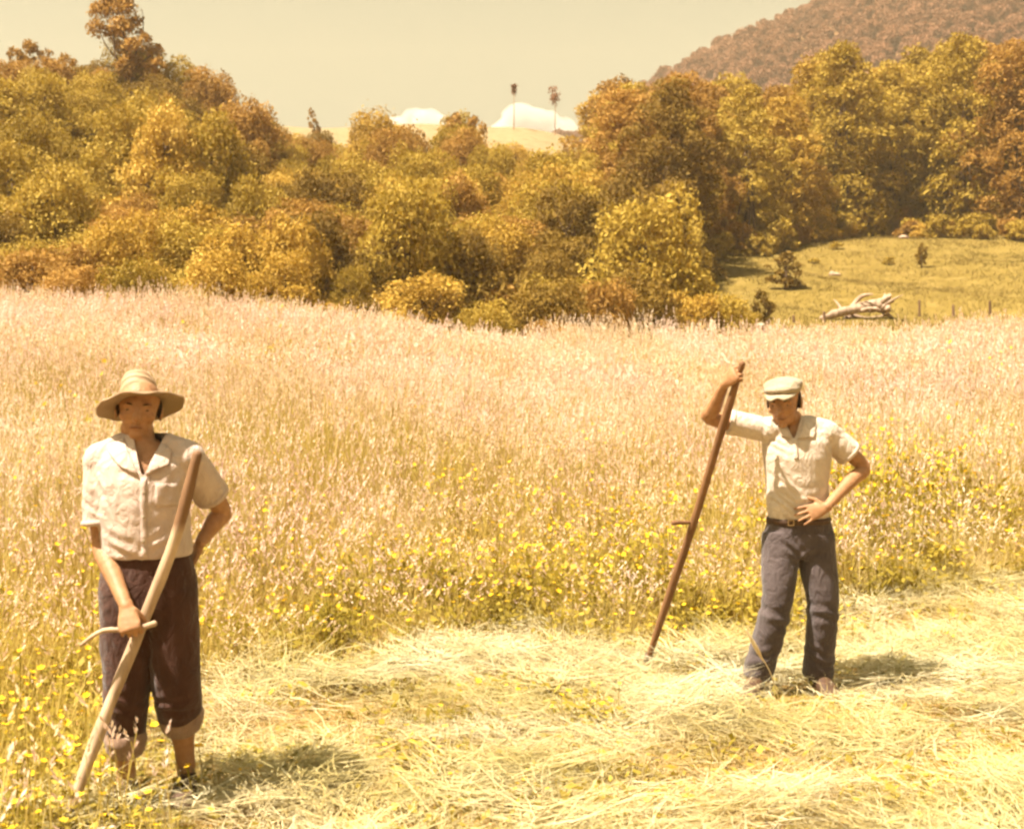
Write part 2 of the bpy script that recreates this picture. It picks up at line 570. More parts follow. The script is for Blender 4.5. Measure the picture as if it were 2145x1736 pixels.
g = np.random.default_rng(3)
TN, TF, TH = .62, 1.25, .62
tall_protos = [patch('grass', lambda: join(blades(11, .60, .09, .007, .24, g, 0, 3, .8), seed_stems(3, .68, .09, g, 0, 1)), 36, TN * 1.12, [m_blade, m_seed]) for k in range(6)]
far_protos = [patch('grass', lambda: join(blades(11, .62, .16, .014, .28, g, 0, 2, .8), seed_stems(6, .70, .16, g, 0, 1, .14, .022)), 49, TF * 1.1, [m_blade, m_seed]) for k in range(6)]
weed_protos = [patch('weed', lambda: join(blades(6, .34, .08, .008, .35, g, 0, 3, .7), leaves_low(12, .26, .09, g, 0, .05), flowers(1, .40, .1, g, 0, 1, .015)), 9, .42, [m_green, m_petal]) for k in range(5)]
clump_protos = [patch('weed', lambda: join(blades(5, .5, .1, .008, .25, g, 0, 3, .5), leaves_low(10, .45, .1, g, 0, .05), flowers(2, .62, .13, g, 0, 1, .015)), 9, .5, [m_green, m_petal]) for k in range(5)]
front_protos = [patch('weed', lambda: join(blades(7, .42, .1, .007, .35, g, 0, 3, .7), leaves_low(9, .25, .1, g, 2, .045), flowers(1, .42, .1, g, 2, 1, .017)), 12, .5, [m_blade, m_petal, m_green]) for k in range(4)]
thin_protos = [patch('grass', lambda: join(blades(3, .55, .1, .006, .25, g, 0, 3, .8), seed_stems(2, .75, .1, g, 0, 1)), 7, .6, [m_blade, m_seed]) for k in range(4)]
stubble_protos = [patch('stubble', lambda: join(blades(14, .11, .1, .006, .55, g, 0, 2, .6), leaves_low(4, .06, .1, g, 0, .05)), 25, TH * 1.1, [m_green]) for k in range(4)]
hay_protos = [patch('hay', lambda: join(blades(34, .30, .13, .0042, 0, g, 0, 5, .6, True), blades(2, .13, .1, .004, .9, g, 0, 3, 1.2)), 25, TH * 1.1, [m_hay], (.35, 1.25)) for k in range(6)]
thinhay_protos = [patch('hay', lambda: blades(22, .30, .13, .0042, 0, g, 0, 5, .6, True), 12, TH, [m_hay], (.4, 1.0)) for k in range(4)]
short_protos = [patch('turf', lambda: blades(9, .2, .2, .024, .55, g, 0, 2, .6), 16, 1.5, [m_short]) for k in range(4)]

BX = [-40, -6, -2.7, -1.8, -1.15, .4, .8, 1.4, 2.7, 5.1, 8, 20, 40]
BY = [5.8, 5.9, 5.75, 6.9, 8.0, 8.2, 7.9, 8.8, 9.3, 10.1, 11.2, 15, 21]
def edge_y(x):
    return np.interp(x, BX, BY) + .26 * np.sin(x * 2.3 + .6) + .16 * np.sin(x * 5.7 + 1) + .08 * np.sin(x * 13.1)

def cells(step, x0, x1, y0, y1, jit=.12):
    X, Y = np.meshgrid(np.arange(x0, x1, step), np.arange(y0, y1, step))
    X[1::2] += step / 2
    X = X.ravel(); Y = Y.ravel()
    return X + rng.normal(0, jit * step, len(X)), Y + rng.normal(0, jit * step, len(Y))

def place(name, x, y, hscale, protos, label, cat, tint=None, lean=.03, zoff=0.0, wide=None, **kw):
    n = len(x)
    z = ground_z(x, y) + zoff
    yaw = rng.uniform(0, 6.283, n)
    sx_ = (ground_z(x + .3, y) - ground_z(x - .3, y)) / .6
    sy_ = (ground_z(x, y + .3) - ground_z(x, y - .3)) / .6
    rot = np.empty((n, 3))
    for i in range(n):
        nrm = Vector((-sx_[i] + rng.normal(0, lean), -sy_[i] + rng.normal(0, lean), 1)).normalized()
        q = Vector((0, 0, 1)).rotation_difference(nrm) @ Euler((0, 0, yaw[i])).to_quaternion()
        rot[i] = q.to_euler()
    wd = np.ones(n) if wide is None else wide
    sc = np.stack([wd, wd, hscale * np.ones(n)], 1)
    tn = np.clip(rng.beta(2, 2, n) if tint is None else tint, 0, 1)
    return scatter(name, np.stack([x, y, z], 1), rot, sc, rng.integers(0, len(protos), n), tn, protos, label=label, category=cat, kind='stuff', **kw)

def blob(x, y, cx, cy, rx, ry):
    return np.exp(-(((x - cx) / rx) ** 2 + ((y - cy) / ry) ** 2))

# standing hay meadow, near band
x, y = cells(TN, -14, 14, 5.3, 19)
dist = y - edge_y(x)
keep = (dist > .15) & (np.abs(x) < .43 * y + 2.5)
lane = blob(x, y, 1.55, 7.1, .75, .5) + blob(x, y, -1.45, 5.2, .5, .55)
keep &= rng.uniform(size=len(x)) > lane * 1.5
x, y, dist = x[keep], y[keep], dist[keep]
h = (.36 + .54 * np.clip(dist / 5, 0, 1) ** .8) * rng.uniform(.85, 1.15, len(x)) * (1 + .18 * np.sin(x * 1.1 + y * .5) * np.sin(y * .8))
place('standing_meadow_grass', x, y, h, tall_protos, 'tall golden meadow grass with pinkish seed heads standing behind the two men', 'grass',
      tint=.5 + .25 * np.sin(x * .55 + 1.7 * np.sin(y * .4)) + rng.normal(0, .12, len(x)))
# far band up to the crest
x, y = cells(TF, -26, 26, 18.7, 35.5)
keep = (np.abs(x) < .45 * y + 4)
x, y = x[keep], y[keep]
h = (.95 + .14 * np.sin(x * .6) * np.sin(y * .5)) * rng.uniform(.75, 1.22, len(x))
place('far_meadow_grass', x, y, h, far_protos, 'far part of the golden meadow rising to its crest below the bush', 'grass',
      tint=.52 + .2 * np.sin(x * .3 + 1.7 * np.sin(y * .25)) + rng.normal(0, .12, len(x)))

# flowering weeds: drifts of yellow among the grass
x, y = cells(.4, -9, 10, 5.5, 17, .3)
d = (.75 * blob(x, y, .75, 10.2, 1.3, 1.0) + .6 * blob(x, y, 2.0, 10.2, .8, .6) + 1.3 * blob(x, y, 3.7, 12.6, .75, .9) + .32 * blob(x, y, -.9, 10, 2.4, 1.6)
     + .3 * blob(x, y, 4, 12, 2.5, 3) + .22 * blob(x, y, -3, 8.5, 2, 2) + .02 * (y < 15) + .25 * blob(x, y, 1.2, 8.8, .9, .5)) * (y > edge_y(x) + .1)
k = rng.uniform(size=len(x)) < d * .65
place('flowering_weeds', x[k], y[k], rng.uniform(.75, 1.1, k.sum()), clump_protos, 'drifts of green weeds with small yellow flowers among the meadow grass', 'wildflowers', lean=.1)
x, y = cells(.34, -6, 8, 7.5, 17, .3)
d = .8 * blob(x, y, .6, 9.2, .8, .55) + 1.2 * blob(x, y, 3.3, 11.3, 1.0, .8) + .5 * blob(x, y, -1.0, 8.9, 1.2, .5) + .45 * blob(x, y, 2.4, 9.8, .8, .5) + .3 * blob(x, y, -3.6, 8.2, 1.2, .8) + .35 * blob(x, y, -.5, 14.5, 1.6, 1.2)
k = (rng.uniform(size=len(x)) < d) & (y > edge_y(x))
place('green_clumps', x[k], y[k], np.where(x[k] > 2.6, rng.uniform(1.5, 2.2, k.sum()), rng.uniform(1.0, 1.6, k.sum())), weed_protos, 'rank yellow green clumps standing in the nearer meadow', 'weeds', tint=rng.beta(2.2, 2, k.sum()), lean=.12)
x, y = cells(1.1, -15, 15, 12, 34, .4)
cl_ = np.sin(x * .8 + 2 * np.sin(y * .5)) * np.sin(y * .45 + x * .3)
k = (rng.uniform(size=len(x)) < np.clip(cl_ - .25, 0, 1) * .55) & (np.abs(x) < .45 * y + 2)
place('far_green_clumps', x[k], y[k], rng.uniform(1.5, 2.3, k.sum()), weed_protos, 'scattered yellow green clumps in the far meadow', 'weeds', tint=rng.beta(3, 1.6, k.sum()), lean=.12, wide=rng.uniform(1.0, 1.8, k.sum()))
# green tussocks at the cutting edge
x, y = cells(.36, -9, 12, 5, 17, .3)
dist = y - edge_y(x)
k = (rng.uniform(size=len(x)) < .75 * np.exp(-((dist - .1) / .4) ** 2) + .10 * np.exp(-((dist - .8) / 1.0) ** 2))
place('green_edge_weeds', x[k], y[k], rng.uniform(.6, 1.1, k.sum()), weed_protos, 'low green weeds along the edge where the mown strip meets standing grass', 'weeds', tint=rng.beta(1.6, 2.6, k.sum()), lean=.1)
# weeds at the left front, round the legs of the left man
x, y = cells(.34, -4.4, -.9, 3.3, 6.4, .3)
k = (rng.uniform(size=len(x)) < np.clip((-1.2 - x) * 1.8, 0, .85)) & (y < edge_y(x) + .2)
k &= rng.uniform(size=len(x)) > 1.2 * blob(x, y, -1.2, 5.2, .3, .5)
fx, fy = x[k], y[k]
place('front_weeds', fx, fy, rng.uniform(.6, 1.0, len(fx)) * np.clip(.5 + (-1.1 - fx) * .5, .45, 1), front_protos, 'yellow flowering weeds round the legs of the straw-hatted man', 'weeds', lean=.15,
      tint=rng.beta(2.0, 2.0, len(fx)))
x, y = cells(.5, -4.2, -1.35, 3.4, 6.2, .3)
k = rng.uniform(size=len(x)) > 1.3 * blob(x, y, -1.3, 5.2, .35, .45)
x, y = x[k], y[k]
place('front_grass', x, y, rng.uniform(.42, .75, len(x)), thin_protos, 'thin seeding grass in the left front corner', 'grass', lean=.15)

x, y = cells(.24, -2.6, -1.3, 4.1, 5.15, .3)
k = (rng.uniform(size=len(x)) < .6) & ~((np.abs(x + 1.33) < .2) & (y > 5.0))
x, y = x[k], y[k]
place('ankle_weeds', x, y, rng.uniform(.55, .95, len(x)) * np.clip(.55 + (-1.2 - x) * .6, .4, 1), weed_protos, 'olive green weeds with yellow flowers before the straw-hatted man\'s boots', 'weeds', lean=.15, tint=rng.beta(2.2, 2.0, len(x)))

# mown strip: stubble with loose hay on it
x, y = cells(TH, -3.0, 14, 2.4, 22)
k = (y < edge_y(x) + .3) & (np.abs(x) < .45 * y + 1.2)
x, y = x[k], y[k]
place('mown_stubble', x, y, rng.uniform(.6, 1.2, len(x)), stubble_protos, 'short yellow green stubble under the cut hay', 'stubble', tint=rng.beta(2.4, 1.6, len(x)), lean=.05)
x, y = cells(TH * .8, -2.2, 14, 2.4, 22, .2)
swath = .55 + .45 * np.sin(1.9 * (y - .25 * x) + 1.2 * np.sin(x * .8))
dens = np.clip(.3 + .75 * swath, 0, 1) * np.clip((x + 1.75 + .25 * np.sin(y * 4)) * 2.2, 0, 1)
dens = dens * (1 - .85 * blob(x, y, -1.35, 4.85, .5, .6)) * (1 - .8 * blob(x, y, 1.5, 6.75, .5, .5))
inside = (y < edge_y(x)) & (np.abs(x) < .45 * y + 1.0)
r_ = rng.uniform(size=len(x))
k = inside & (r_ < dens)
k2 = inside & ~k & (x > -1.6) & (r_ < dens + .45)
place('cut_hay', x[k], y[k], rng.uniform(.6, 1.3, k.sum()), hay_protos, 'loose pale straw-coloured cut hay lying in swaths over the mown strip', 'hay',
      tint=.4 + .3 * swath[k] + rng.normal(0, .12, k.sum()), zoff=.005 + .035 * swath[k], lean=.10)
place('thin_cut_hay', x[k2], y[k2], rng.uniform(.6, 1.3, k2.sum()), thinhay_protos, 'thinly strewn pale hay between the swaths', 'hay',
      tint=.45 + rng.normal(0, .12, k2.sum()), zoff=.01, lean=.05)

x, y = cells(.55, -1.6, 12, 3, 14, .4)
k = (y < edge_y(x) - .2) & (rng.uniform(size=len(x)) < .16 + .35 * (np.sin(x * 1.7 + 1) * np.sin(y * 2.1) > .35) + .2 * (x > 3.0))
place('mown_weeds', x[k], y[k], rng.uniform(.22, .5, k.sum()), weed_protos, 'low green regrowth with a few yellow flowers scattered over the mown strip', 'weeds', tint=rng.beta(1.6, 2.4, k.sum()), lean=.15, wide=rng.uniform(.5, .9, k.sum()))

# pasture turf on the far slope
x, y = cells(1.4, 2, 48, 40, 94)
k = x > (1330 - UC) / F * y
x, y = x[k], y[k]
place('pasture_turf', x, y, rng.uniform(.45, 1.15, len(x)), short_protos, 'short grazed yellow green turf of the far slope on the right', 'grass', tint=.5 + .3 * np.sin(x * .4 + np.sin(y * .3)) + rng.normal(0, .15, len(x)))

# ------------------------------------------------------------------ trees and bushes
def leaf_mat(name, lo, mid, hi, transl=.3):
    m, t = mat_new(name)
    oi = nd(t, 'ShaderNodeObjectInfo')
    n = noise(t, .55, 4, .65)
    f = math_n(t, 'ADD', math_n(t, 'MULTIPLY', oi.outputs['Random'], .3), math_n(t, 'MULTIPLY', n, 1.25))
    f = math_n(t, 'SUBTRACT', f, .28, True)
    leafy(t, ramp(t, f, [(0.08, lo), (.5, mid), (.95, hi)]), transl, .65, .12)
    return m
m_olive = leaf_mat('olive_leaf', (0.179, 0.114, 0.012), (0.319, 0.207, 0.026), (0.521, 0.364, 0.067))
m_gold = leaf_mat('golden_leaf', (0.252, 0.146, 0.018), (0.420, 0.255, 0.037), (0.633, 0.431, 0.095))
m_rust = leaf_mat('russet_leaf', (0.193, 0.100, 0.018), (0.320, 0.170, 0.032), (0.489, 0.280, 0.067))
m_dark = leaf_mat('dark_leaf', (0.116, 0.066, 0.010), (0.193, 0.113, 0.017), (0.304, 0.189, 0.030))
m_pink = leaf_mat('far_forest_leaf', (.155, .066, .032), (.22, .102, .050), (.30, .148, .075))
m_bark, t = mat_new('bark')
surf(t, ramp(t, noise(t, 6, 4, .6, 'OBJ', stretch=(1, 1, .2)), [(.3, (.06, .035, .02)), (.7, (.20, .13, .075))]), .9, .1, noise(t, 20, 3, coord='OBJ'), .02)
m_glarebark, t = mat_new('glare_pale_bark')
surf(t, ramp(t, noise(t, 4, 4, .6, 'OBJ', stretch=(1, 1, .3)), [(.3, (.22, .13, .08)), (.7, (.48, .33, .21))]), .9, .1)  # far trunks washed pale: cloud glare put into the bark colour

def crown(name, lobes, nleaf, size, mat, seed, up=.35, shell=(.62, 1.06), aspect=.62):
    """leaves spread through lobes (centre, radii); size in metres"""
    g = np.random.default_rng(seed)
    c = np.array([l[0] for l in lobes], float); r = np.array([l[1] for l in lobes], float)
    wt = (r.prod(1)) ** (2 / 3); wt /= wt.sum()
    li = g.choice(len(lobes), nleaf, p=wt)
    d = g.normal(size=(nleaf, 3)); d /= np.linalg.norm(d, axis=1)[:, None]
    d[:, 2] = np.where((d[:, 2] < -.2) & (g.uniform(size=nleaf) < .6), -d[:, 2], d[:, 2])
    # foliage gathers in small sprays, with gaps between them
    rad = g.uniform(*shell, nleaf) ** .7
    ph = wave_noise(d * 1.0 + li[:, None] * 3.7, 6.0, seed + 5, 2)
    fine = wave_noise(d * 1.0 + li[:, None] * 1.9, 15.0, seed + 9, 1)
    rad = rad * (1 + .26 * ph + .12 * fine)
    stray = g.uniform(size=nleaf) < .05
    rad = np.where(stray, rad * g.uniform(1.0, 1.3, nleaf), rad)
    keep = (ph + .35 * fine > -.6)
    p = c[li] + d * r[li] * rad[:, None]
    nrm = d * .55 + g.normal(size=(nleaf, 3)) * .75 + np.array([0, 0, up])
    nrm /= np.linalg.norm(nrm, axis=1)[:, None]
    a = np.cross(nrm, g.normal(size=(nleaf, 3))); a /= np.linalg.norm(a, axis=1)[:, None]
    b = np.cross(nrm, a)
    s = size * g.uniform(.45, 1.5, nleaf)[:, None]
    v = np.stack([p - a * s, p + b * s * aspect + nrm * s * .15, p + a * s, p - b * s * aspect + nrm * s * .15], 1)[keep]
    n = len(v)
    me = bpy.data.meshes.new(name)
    me.vertices.add(4 * n); me.vertices.foreach_set('co', v.astype(np.float32).ravel())
    me.loops.add(4 * n); me.loops.foreach_set('vertex_index', np.arange(4 * n, dtype=np.int32))
    me.polygons.add(n); me.polygons.foreach_set('loop_start', np.arange(0, 4 * n, 4, dtype=np.int32))
    me.materials.append(mat)
    me.update(calc_edges=True)
    return me

def trunk(name, h, r, lobes, mat, seed, lean=.0):
    g = np.random.default_rng(seed)
    mb = MB()
    top = Vector((lean * h, g.normal(0, .03) * h, h * .72))
    mid = Vector((lean * h * .4 + g.normal(0, .03) * h, g.normal(0, .03) * h, h * .36))
    mb.tube([(0, 0, -.3), (0, 0, .2), mid, top], [r * 1.35, r, r * .75, r * .3], 7, sub=3)
    for c, rr in lobes[:7]:
        q = g.uniform(.35, .8)
        s = mid.lerp(top, (q - .35) / .45)
        e = Vector(c)
        mb.tube([s, s.lerp(e, .5) + Vector((0, 0, -.06 * h)), e], [r * .42, r * .28, r * .1], 5, sub=2)
    return mb.mesh(name, [mat])

def lobes_round(g, w, h, n, base=.25):
    out = [((0, 0, h * .55), (w * .30, w * .30, h * .34))]
    for k in range(n):
        a = 2 * math.pi * (k + g.uniform(-.3, .3)) / n
        q = g.uniform(.15, .95)
        rr = w * .46 * (1.12 - .6 * q) * g.uniform(.35, 1.0)
        rl = w * g.uniform(.08, .20)
        out.append(((math.cos(a) * rr, math.sin(a) * rr, h * (base + (0.92 - base) * q) - rl * .5), (rl, rl, rl * g.uniform(.7, 1.0))))
    return out

def lobes_tall(g, w, h, n, base=.18):
    out = []
    for k in range(n):
        q = (k + g.uniform(0, 1)) / n
        prof = math.sin(math.pi * min(1, (.12 + .86 * q))) ** .6
        a = k * 2.4 + g.uniform(-.4, .4)
        rr = w * .44 * prof * g.uniform(.3, 1.0)
        rl = w * g.uniform(.07, .18) * (1.1 - .4 * q)
        out.append(((math.cos(a) * rr, math.sin(a) * rr, h * (base + (1 - base) * q) - rl * .6), (rl, rl, rl * g.uniform(.65, 1.0))))
    return out

KINDS = {}
def kind(key, mk, n, nleaf, size, mat, bark=m_bark, **kw):
    lst = []
    for i in range(n):
        sd = hash_(key) + i * 17
        gg = np.random.default_rng(sd)
        lob, h, r = mk(gg)
        lst.append((crown('crown', lob, nleaf, size, mat, sd, **kw), trunk('trunk', h, r, lob, bark, sd)))
    KINDS[key] = lst
def hash_(s_):
    return sum(ord(ch) * (i + 3) for i, ch in enumerate(s_)) % 9973

for nm, mt in (('olive', m_olive), ('gold', m_gold), ('rust', m_rust), ('dark', m_dark)):
    kind('shrub_' + nm, lambda gg: (lobes_round(gg, 4.8, 4.2, 30, .08), 4.2, .12), 4, 12500, .066, mt)
for nm, mt in (('olive', m_olive), ('gold', m_gold), ('rust', m_rust), ('dark', m_dark)):
    kind('tree_' + nm, lambda gg: (lobes_tall(gg, 8.2, 12.0, 80, .04), 12.0, .28), 3, 32000, .10, mt)
kind('spire_dark', lambda gg: (lobes_tall(gg, 3.0, 5.5, 24, .03), 5.5, .12), 2, 4200, .11, m_rust)
kind('spire_rust', lambda gg: (lobes_tall(gg, 2.6, 3.0, 18, .03), 3.0, .06), 3, 2200, .085, m_rust, shell=(.3, 1.15))

kind('bushlet', lambda gg: (lobes_round(gg, 1.3, 1.0, 9, .1), 1.0, .03), 4, 330, .085, m_olive, shell=(.3, 1.2))
kind('treelet', lambda gg: (lobes_tall(gg, 1.9, 2.2, 22, .22), 2.2, .07), 2, 1500, .08, m_dark, shell=(.3, 1.15))

def add_tree(name, key, x, y, s, label, group=None, var=None, sz=None, z=None, cat='tree'):
    gnd = float(ground_z(x, y)) if z is None else z
    o = bpy.data.objects.new(name, None)
    o.empty_display_size = .3
    COL.objects.link(o)
    o.location = (x, y, gnd - .05)
    o.rotation_euler = (0, 0, rng.uniform(0, 6.283))
    nw = rng.uniform(.75, 1.1) if sz is None else 1.0
    o.scale = (s * nw, s * nw, s * (sz or rng.uniform(.8, 1.35)))
    o['label'] = label; o['category'] = cat
    if group:
        o['group'] = group
    lst = KINDS[key]
    c, tr = lst[int(rng.integers(len(lst))) if var is None else var % len(lst)]
    link('crown', c, o); link('trunk', tr, o)
    return o

def ux(u, y):
    return (u - UC) / F * y

def fill(n, u0, u1, y0, y1, mind, ok=lambda u, y: True, taken=None):
    taken = [] if taken is None else taken
    out = []
    tries = 0
    while len(out) < n and tries < n * 60:
        tries += 1
        u = rng.uniform(u0, u1); y = y0 + (y1 - y0) * rng.uniform() ** .9
        if not ok(u, y):
            continue
        x = ux(u, y)
        md = mind * (.75 + .5 * (y - y0) / max(y1 - y0, 1))
        if all((x - a) ** 2 + (y - b) ** 2 > md * md for a, b in taken):
            taken.append((x, y)); out.append((u, x, y))
    return out

def pick(*pairs):
    ks = [p[0] for p in pairs]; ws = np.array([p[1] for p in pairs], float)
    return ks[int(rng.choice(len(ks), p=ws / ws.sum()))]

LOOK = {'olive': 'olive green', 'gold': 'golden green', 'rust': 'russet', 'dark': 'dark'}
taken = []
# the bush on the left hill and in the hollow of the middle
for u, x, y in fill(270, -330, 1210, 37.5, 97, 2.2, taken=taken):
    col = pick(('olive', 4), ('gold', 1.8), ('rust', 2.4 if u < 700 else 1.5), ('dark', 1.3))
    s = rng.uniform(.62, 1.15) * (1.0 if y > 44 else .8)
    if y < 42:
        s *= .8
    if y > 68:
        s *= 1.0 if u < 450 else .88 if 540 < u < 780 else 1.08
    place_ = ('at the left edge' if u < 120 else 'under the tall skyline tree' if u < 420 else 'left of the lone skyline tree' if u < 690 else 'under the left cloud' if u < 960 else 'under the right cloud')
    lvl = ('at the meadow edge' if y < 46 else 'low on the slope' if y < 57 else 'half way up' if y < 69 else 'high on the slope' if y < 82 else 'near the skyline')
    add_tree('bush_tree', 'shrub_' + col, x, y, s, '%s bush tree %s, %s' % (LOOK[col], place_, lvl), '%s bush %s %s' % (LOOK[col], place_, lvl))
# the taller wood on the right
def ok_right(u, y):
    edge = np.interp(u, [1180, 1300, 1400, 1480, 1560, 1700, 1850, 1960, 2145, 2900], [44, 48, 62, 76, 80, 86, 93, 89, 86, 78])
    return y > edge
for u, x, y in fill(34, 1200, 1440, 41, 64, 2.9, lambda u, y: y > np.interp(u, [1200, 1330, 1400, 1440], [40, 42, 50, 60]), taken):
    col = pick(('olive', 4), ('gold', 2), ('rust', 2), ('dark', 1.2))
    add_tree('bush_tree', 'shrub_' + col, x, y, rng.uniform(.8, 1.25), '%s bush tree in the thicket behind the pale fence posts' % LOOK[col], 'bush %s trees behind the pale posts' % col)
for u, x, y in fill(72, 1195, 2500, 52, 108, 3.6, ok_right, taken):
    col = pick(('olive', 3.4), ('gold', 1.6), ('rust', 2.6), ('dark', .9))
    # crowns reach the height the wood has there
    vtop = np.interp(u, [1195, 1260, 1350, 1450, 1600, 1680, 1750, 1900, 2000, 2145, 2900], [215, 150, 160, 150, 170, 150, 100, 115, 85, 60, 0]) + rng.uniform(-12, 45)
    h_ = EYE + (HOR - vtop) / F * y - float(ground_z(x, y))
    s = np.clip(h_ / 12.0, .35, 1.35)
    if 1440 < u < 1720 and y < 90:
        s *= rng.uniform(.8, 1.0)
    place_ = 'right of the hollow' if u < 1480 else 'behind the small pasture tree' if u < 1720 else 'above the fallen log' if u < 1960 else 'at the right edge'
    row = 'front' if y < np.interp(u, [1180, 1480, 1700, 2145], [64, 66, 88, 90]) else 'back'
    tr = add_tree('forest_tree', 'tree_' + col, x, y, s, 'tall %s forest tree in the wood %s, %s row' % (LOOK[col], place_, row), '%s forest trees %s %s row' % (LOOK[col], place_, row), sz=1.0)
    k_ = rng.uniform(.9, 1.2) * (1.15 if s < .75 else 1.0)
    tr.scale = (s * k_, s * k_, s)
# undergrowth: closes the gaps between the bushes
sc_protos = [crown('scrub', lobes_round(np.random.default_rng(40 + i), 3.0, 2.2, 8, .05), 2600, .10, [m_olive, m_gold, m_rust, m_olive][i], 60 + i) for i in range(4)]
x, y = cells(1.9, -60, 48, 36.5, 112, .25)
u = UC + F * x / y
k = ((u > -700) & (u < 1195)) | ((u >= 1195) & (u < 3000) & (y > np.interp(u, [1180, 1300, 1400, 1480, 1560, 1700, 1850, 1960, 2145, 2900], [40, 43, 52, 67, 73, 80, 88, 84, 81, 75]) + 1))
k &= ~((u > 540) & (u < 1200) & (y > 97))
x, y = x[k], y[k]
z = ground_z(x, y)
n = len(x)
sc_ = rng.uniform(.5, 1.0, n)
scatter('undergrowth', np.stack([x, y, z - .1], 1), np.stack([rng.normal(0, .1, n), rng.normal(0, .1, n), rng.uniform(0, 6.28, n)], 1),
        np.stack([sc_, sc_, sc_ * rng.uniform(.7, 1.2, n)], 1), rng.integers(0, 4, n), rng.uniform(0, 1, n), sc_protos,
        label='low scrub filling the gaps between the bush trees', category='undergrowth', kind='stuff')

# forest cover of the far mountain: reads as one mass
mt_protos = [crown('canopy', lobes_round(np.random.default_rng(80 + i), 8.0, 7.0, 9, .1), 1500, .38, m_pink, 90 + i) for i in range(5)]
x, y = cells(4.3, -60, 360, 262, 560, .3)
u = UC + F * x / y
k = (u > 1060) & (u < 2700)
x, y = x[k], y[k]; n = len(x)
sc_ = rng.uniform(.55, .95, n)
scatter('mountain_forest', np.stack([x, y, ground_z(x, y) - .6], 1), np.stack([np.zeros(n), np.zeros(n), rng.uniform(0, 6.28, n)], 1),
        np.stack([sc_, sc_, sc_ * rng.uniform(.7, 1.4, n)], 1), rng.integers(0, 5, n), rng.uniform(0, 1, n), mt_protos,
        label='hazy reddish forest covering the far mountain on the right', category='forest', kind='stuff')

# ------------------------------------------------------------------ the men
def skin_mat(name, a, b):
    m, t = mat_new(name)
    p = surf(t, ramp(t, noise(t, 30, 4, .6, 'OBJ'), [(.3, a), (.7, b)]), .55, .3, noise(t, 45, 5, .6, coord='OBJ'), .003)
    p.inputs['Subsurface Weight'].default_value = .12
    p.inputs['Subsurface Radius'].default_value = (.012, .005, .003)
    return m
m_skin = skin_mat('tanned_skin', (.26, .125, .056), (.37, .19, .092))
m_hair, t = mat_new('dark_hair'); surf(t, (.022, .012, .007), .75, .15, noise(t, 160, 2, coord='OBJ', stretch=(1, 1, .2)), .003)
m_lip, t = mat_new('lip'); surf(t, (.20, .075, .04), .5, .3)
m_eye, t = mat_new('eye'); surf(t, (.03, .016, .01), .6, .2)
def cloth_mat(name, a, b, weave=900, rough=.9, bump=.0006, big=14, crease=.016):
    m, t = mat_new(name)
    c = ramp(t, noise(t, big, 4, .6, 'OBJ'), [(.32, a), (.68, b)])
    h_ = math_n(t, 'ADD', math_n(t, 'MULTIPLY', noise(t, weave, 2, .5, 'OBJ'), bump), math_n(t, 'MULTIPLY', noise(t, 17, 4, .55, 'OBJ', 1.6, (1, 1, .6)), crease))
    surf(t, c, rough, .08, h_, 1.0, .15)
    return m
m_shirt = cloth_mat('white_shirt_cotton', (.41, .31, .26), (.50, .385, .325))
m_polo = cloth_mat('cream_shirt_knit', (.46, .365, .29), (.55, .445, .36))
m_trou1 = cloth_mat('maroon_trouser_cloth', (.046, .019, .012), (.070, .030, .020), big=9)
m_cuff = cloth_mat('turned_cuff_lining', (.19, .115, .08), (.26, .165, .115))
m_trou2 = cloth_mat('grey_brown_trouser_cloth', (.060, .044, .043), (.090, .068, .067), big=9)
m_cap = cloth_mat('cream_cap_cloth', (.27, .21, .14), (.35, .28, .19))
m_leather, t = mat_new('leather'); surf(t, ramp(t, noise(t, 25, 4, coord='OBJ'), [(.3, (.035, .016, .009)), (.7, (.09, .045, .022))]), .6, .3)
m_brass, t = mat_new('brass'); p_ = surf(t, (.36, .25, .13), .45, .4); p_.inputs['Metallic'].default_value = .9
m_straw, t = mat_new('plaited_straw')
wv = nd(t, 'ShaderNodeTexWave', wave_type='RINGS', rings_direction='Z')
wv.inputs['Scale'].default_value = 42; wv.inputs['Distortion'].default_value = 1.2; wv.inputs['Detail'].default_value = 2
tc = nd(t, 'ShaderNodeTexCoord'); t.links.new(tc.outputs['Object'], wv.inputs['Vector'])
c_ = mixc(t, wv.outputs['Fac'], (.22, .13, .062), (.42, .29, .175))
c_ = mixc(t, noise(t, 60, 3, coord='OBJ'), c_, (.32, .205, .11))
p_ = nd(t, 'ShaderNodeBsdfPrincipled'); p_.inputs['Roughness'].default_value = .7; t.links.new(c_, p_.inputs['Base Color'])
bm_ = nd(t, 'ShaderNodeBump'); bm_.inputs['Distance'].default_value = .003; t.links.new(wv.outputs['Fac'], bm_.inputs['Height']); t.links.new(bm_.outputs[0], p_.inputs['Normal'])
tr_ = nd(t, 'ShaderNodeBsdfTranslucent'); t.links.new(c_, tr_.inputs[0])
mx_ = nd(t, 'ShaderNodeMixShader'); mx_.inputs[0].default_value = .05
t.links.new(p_.outputs[0], mx_.inputs[1]); t.links.new(tr_.outputs[0], mx_.inputs[2])
o_ = nd(t, 'ShaderNodeOutputMaterial'); t.links.new(mx_.outputs[0], o_.inputs[0])
def wood_mat(name, a, b):
    m, t = mat_new(name)
    surf(t, ramp(t, noise(t, 9, 5, .65, 'OBJ', stretch=(1, 1, .25)), [(.3, a), (.7, b)]), .7, .2, noise(t, 40, 4, .6, 'OBJ', stretch=(1, 1, .15)), .002)
    return m
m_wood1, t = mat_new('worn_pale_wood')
tc = nd(t, 'ShaderNodeTexCoord'); sz_ = nd(t, 'ShaderNodeSeparateXYZ'); t.links.new(tc.outputs['Object'], sz_.inputs[0])
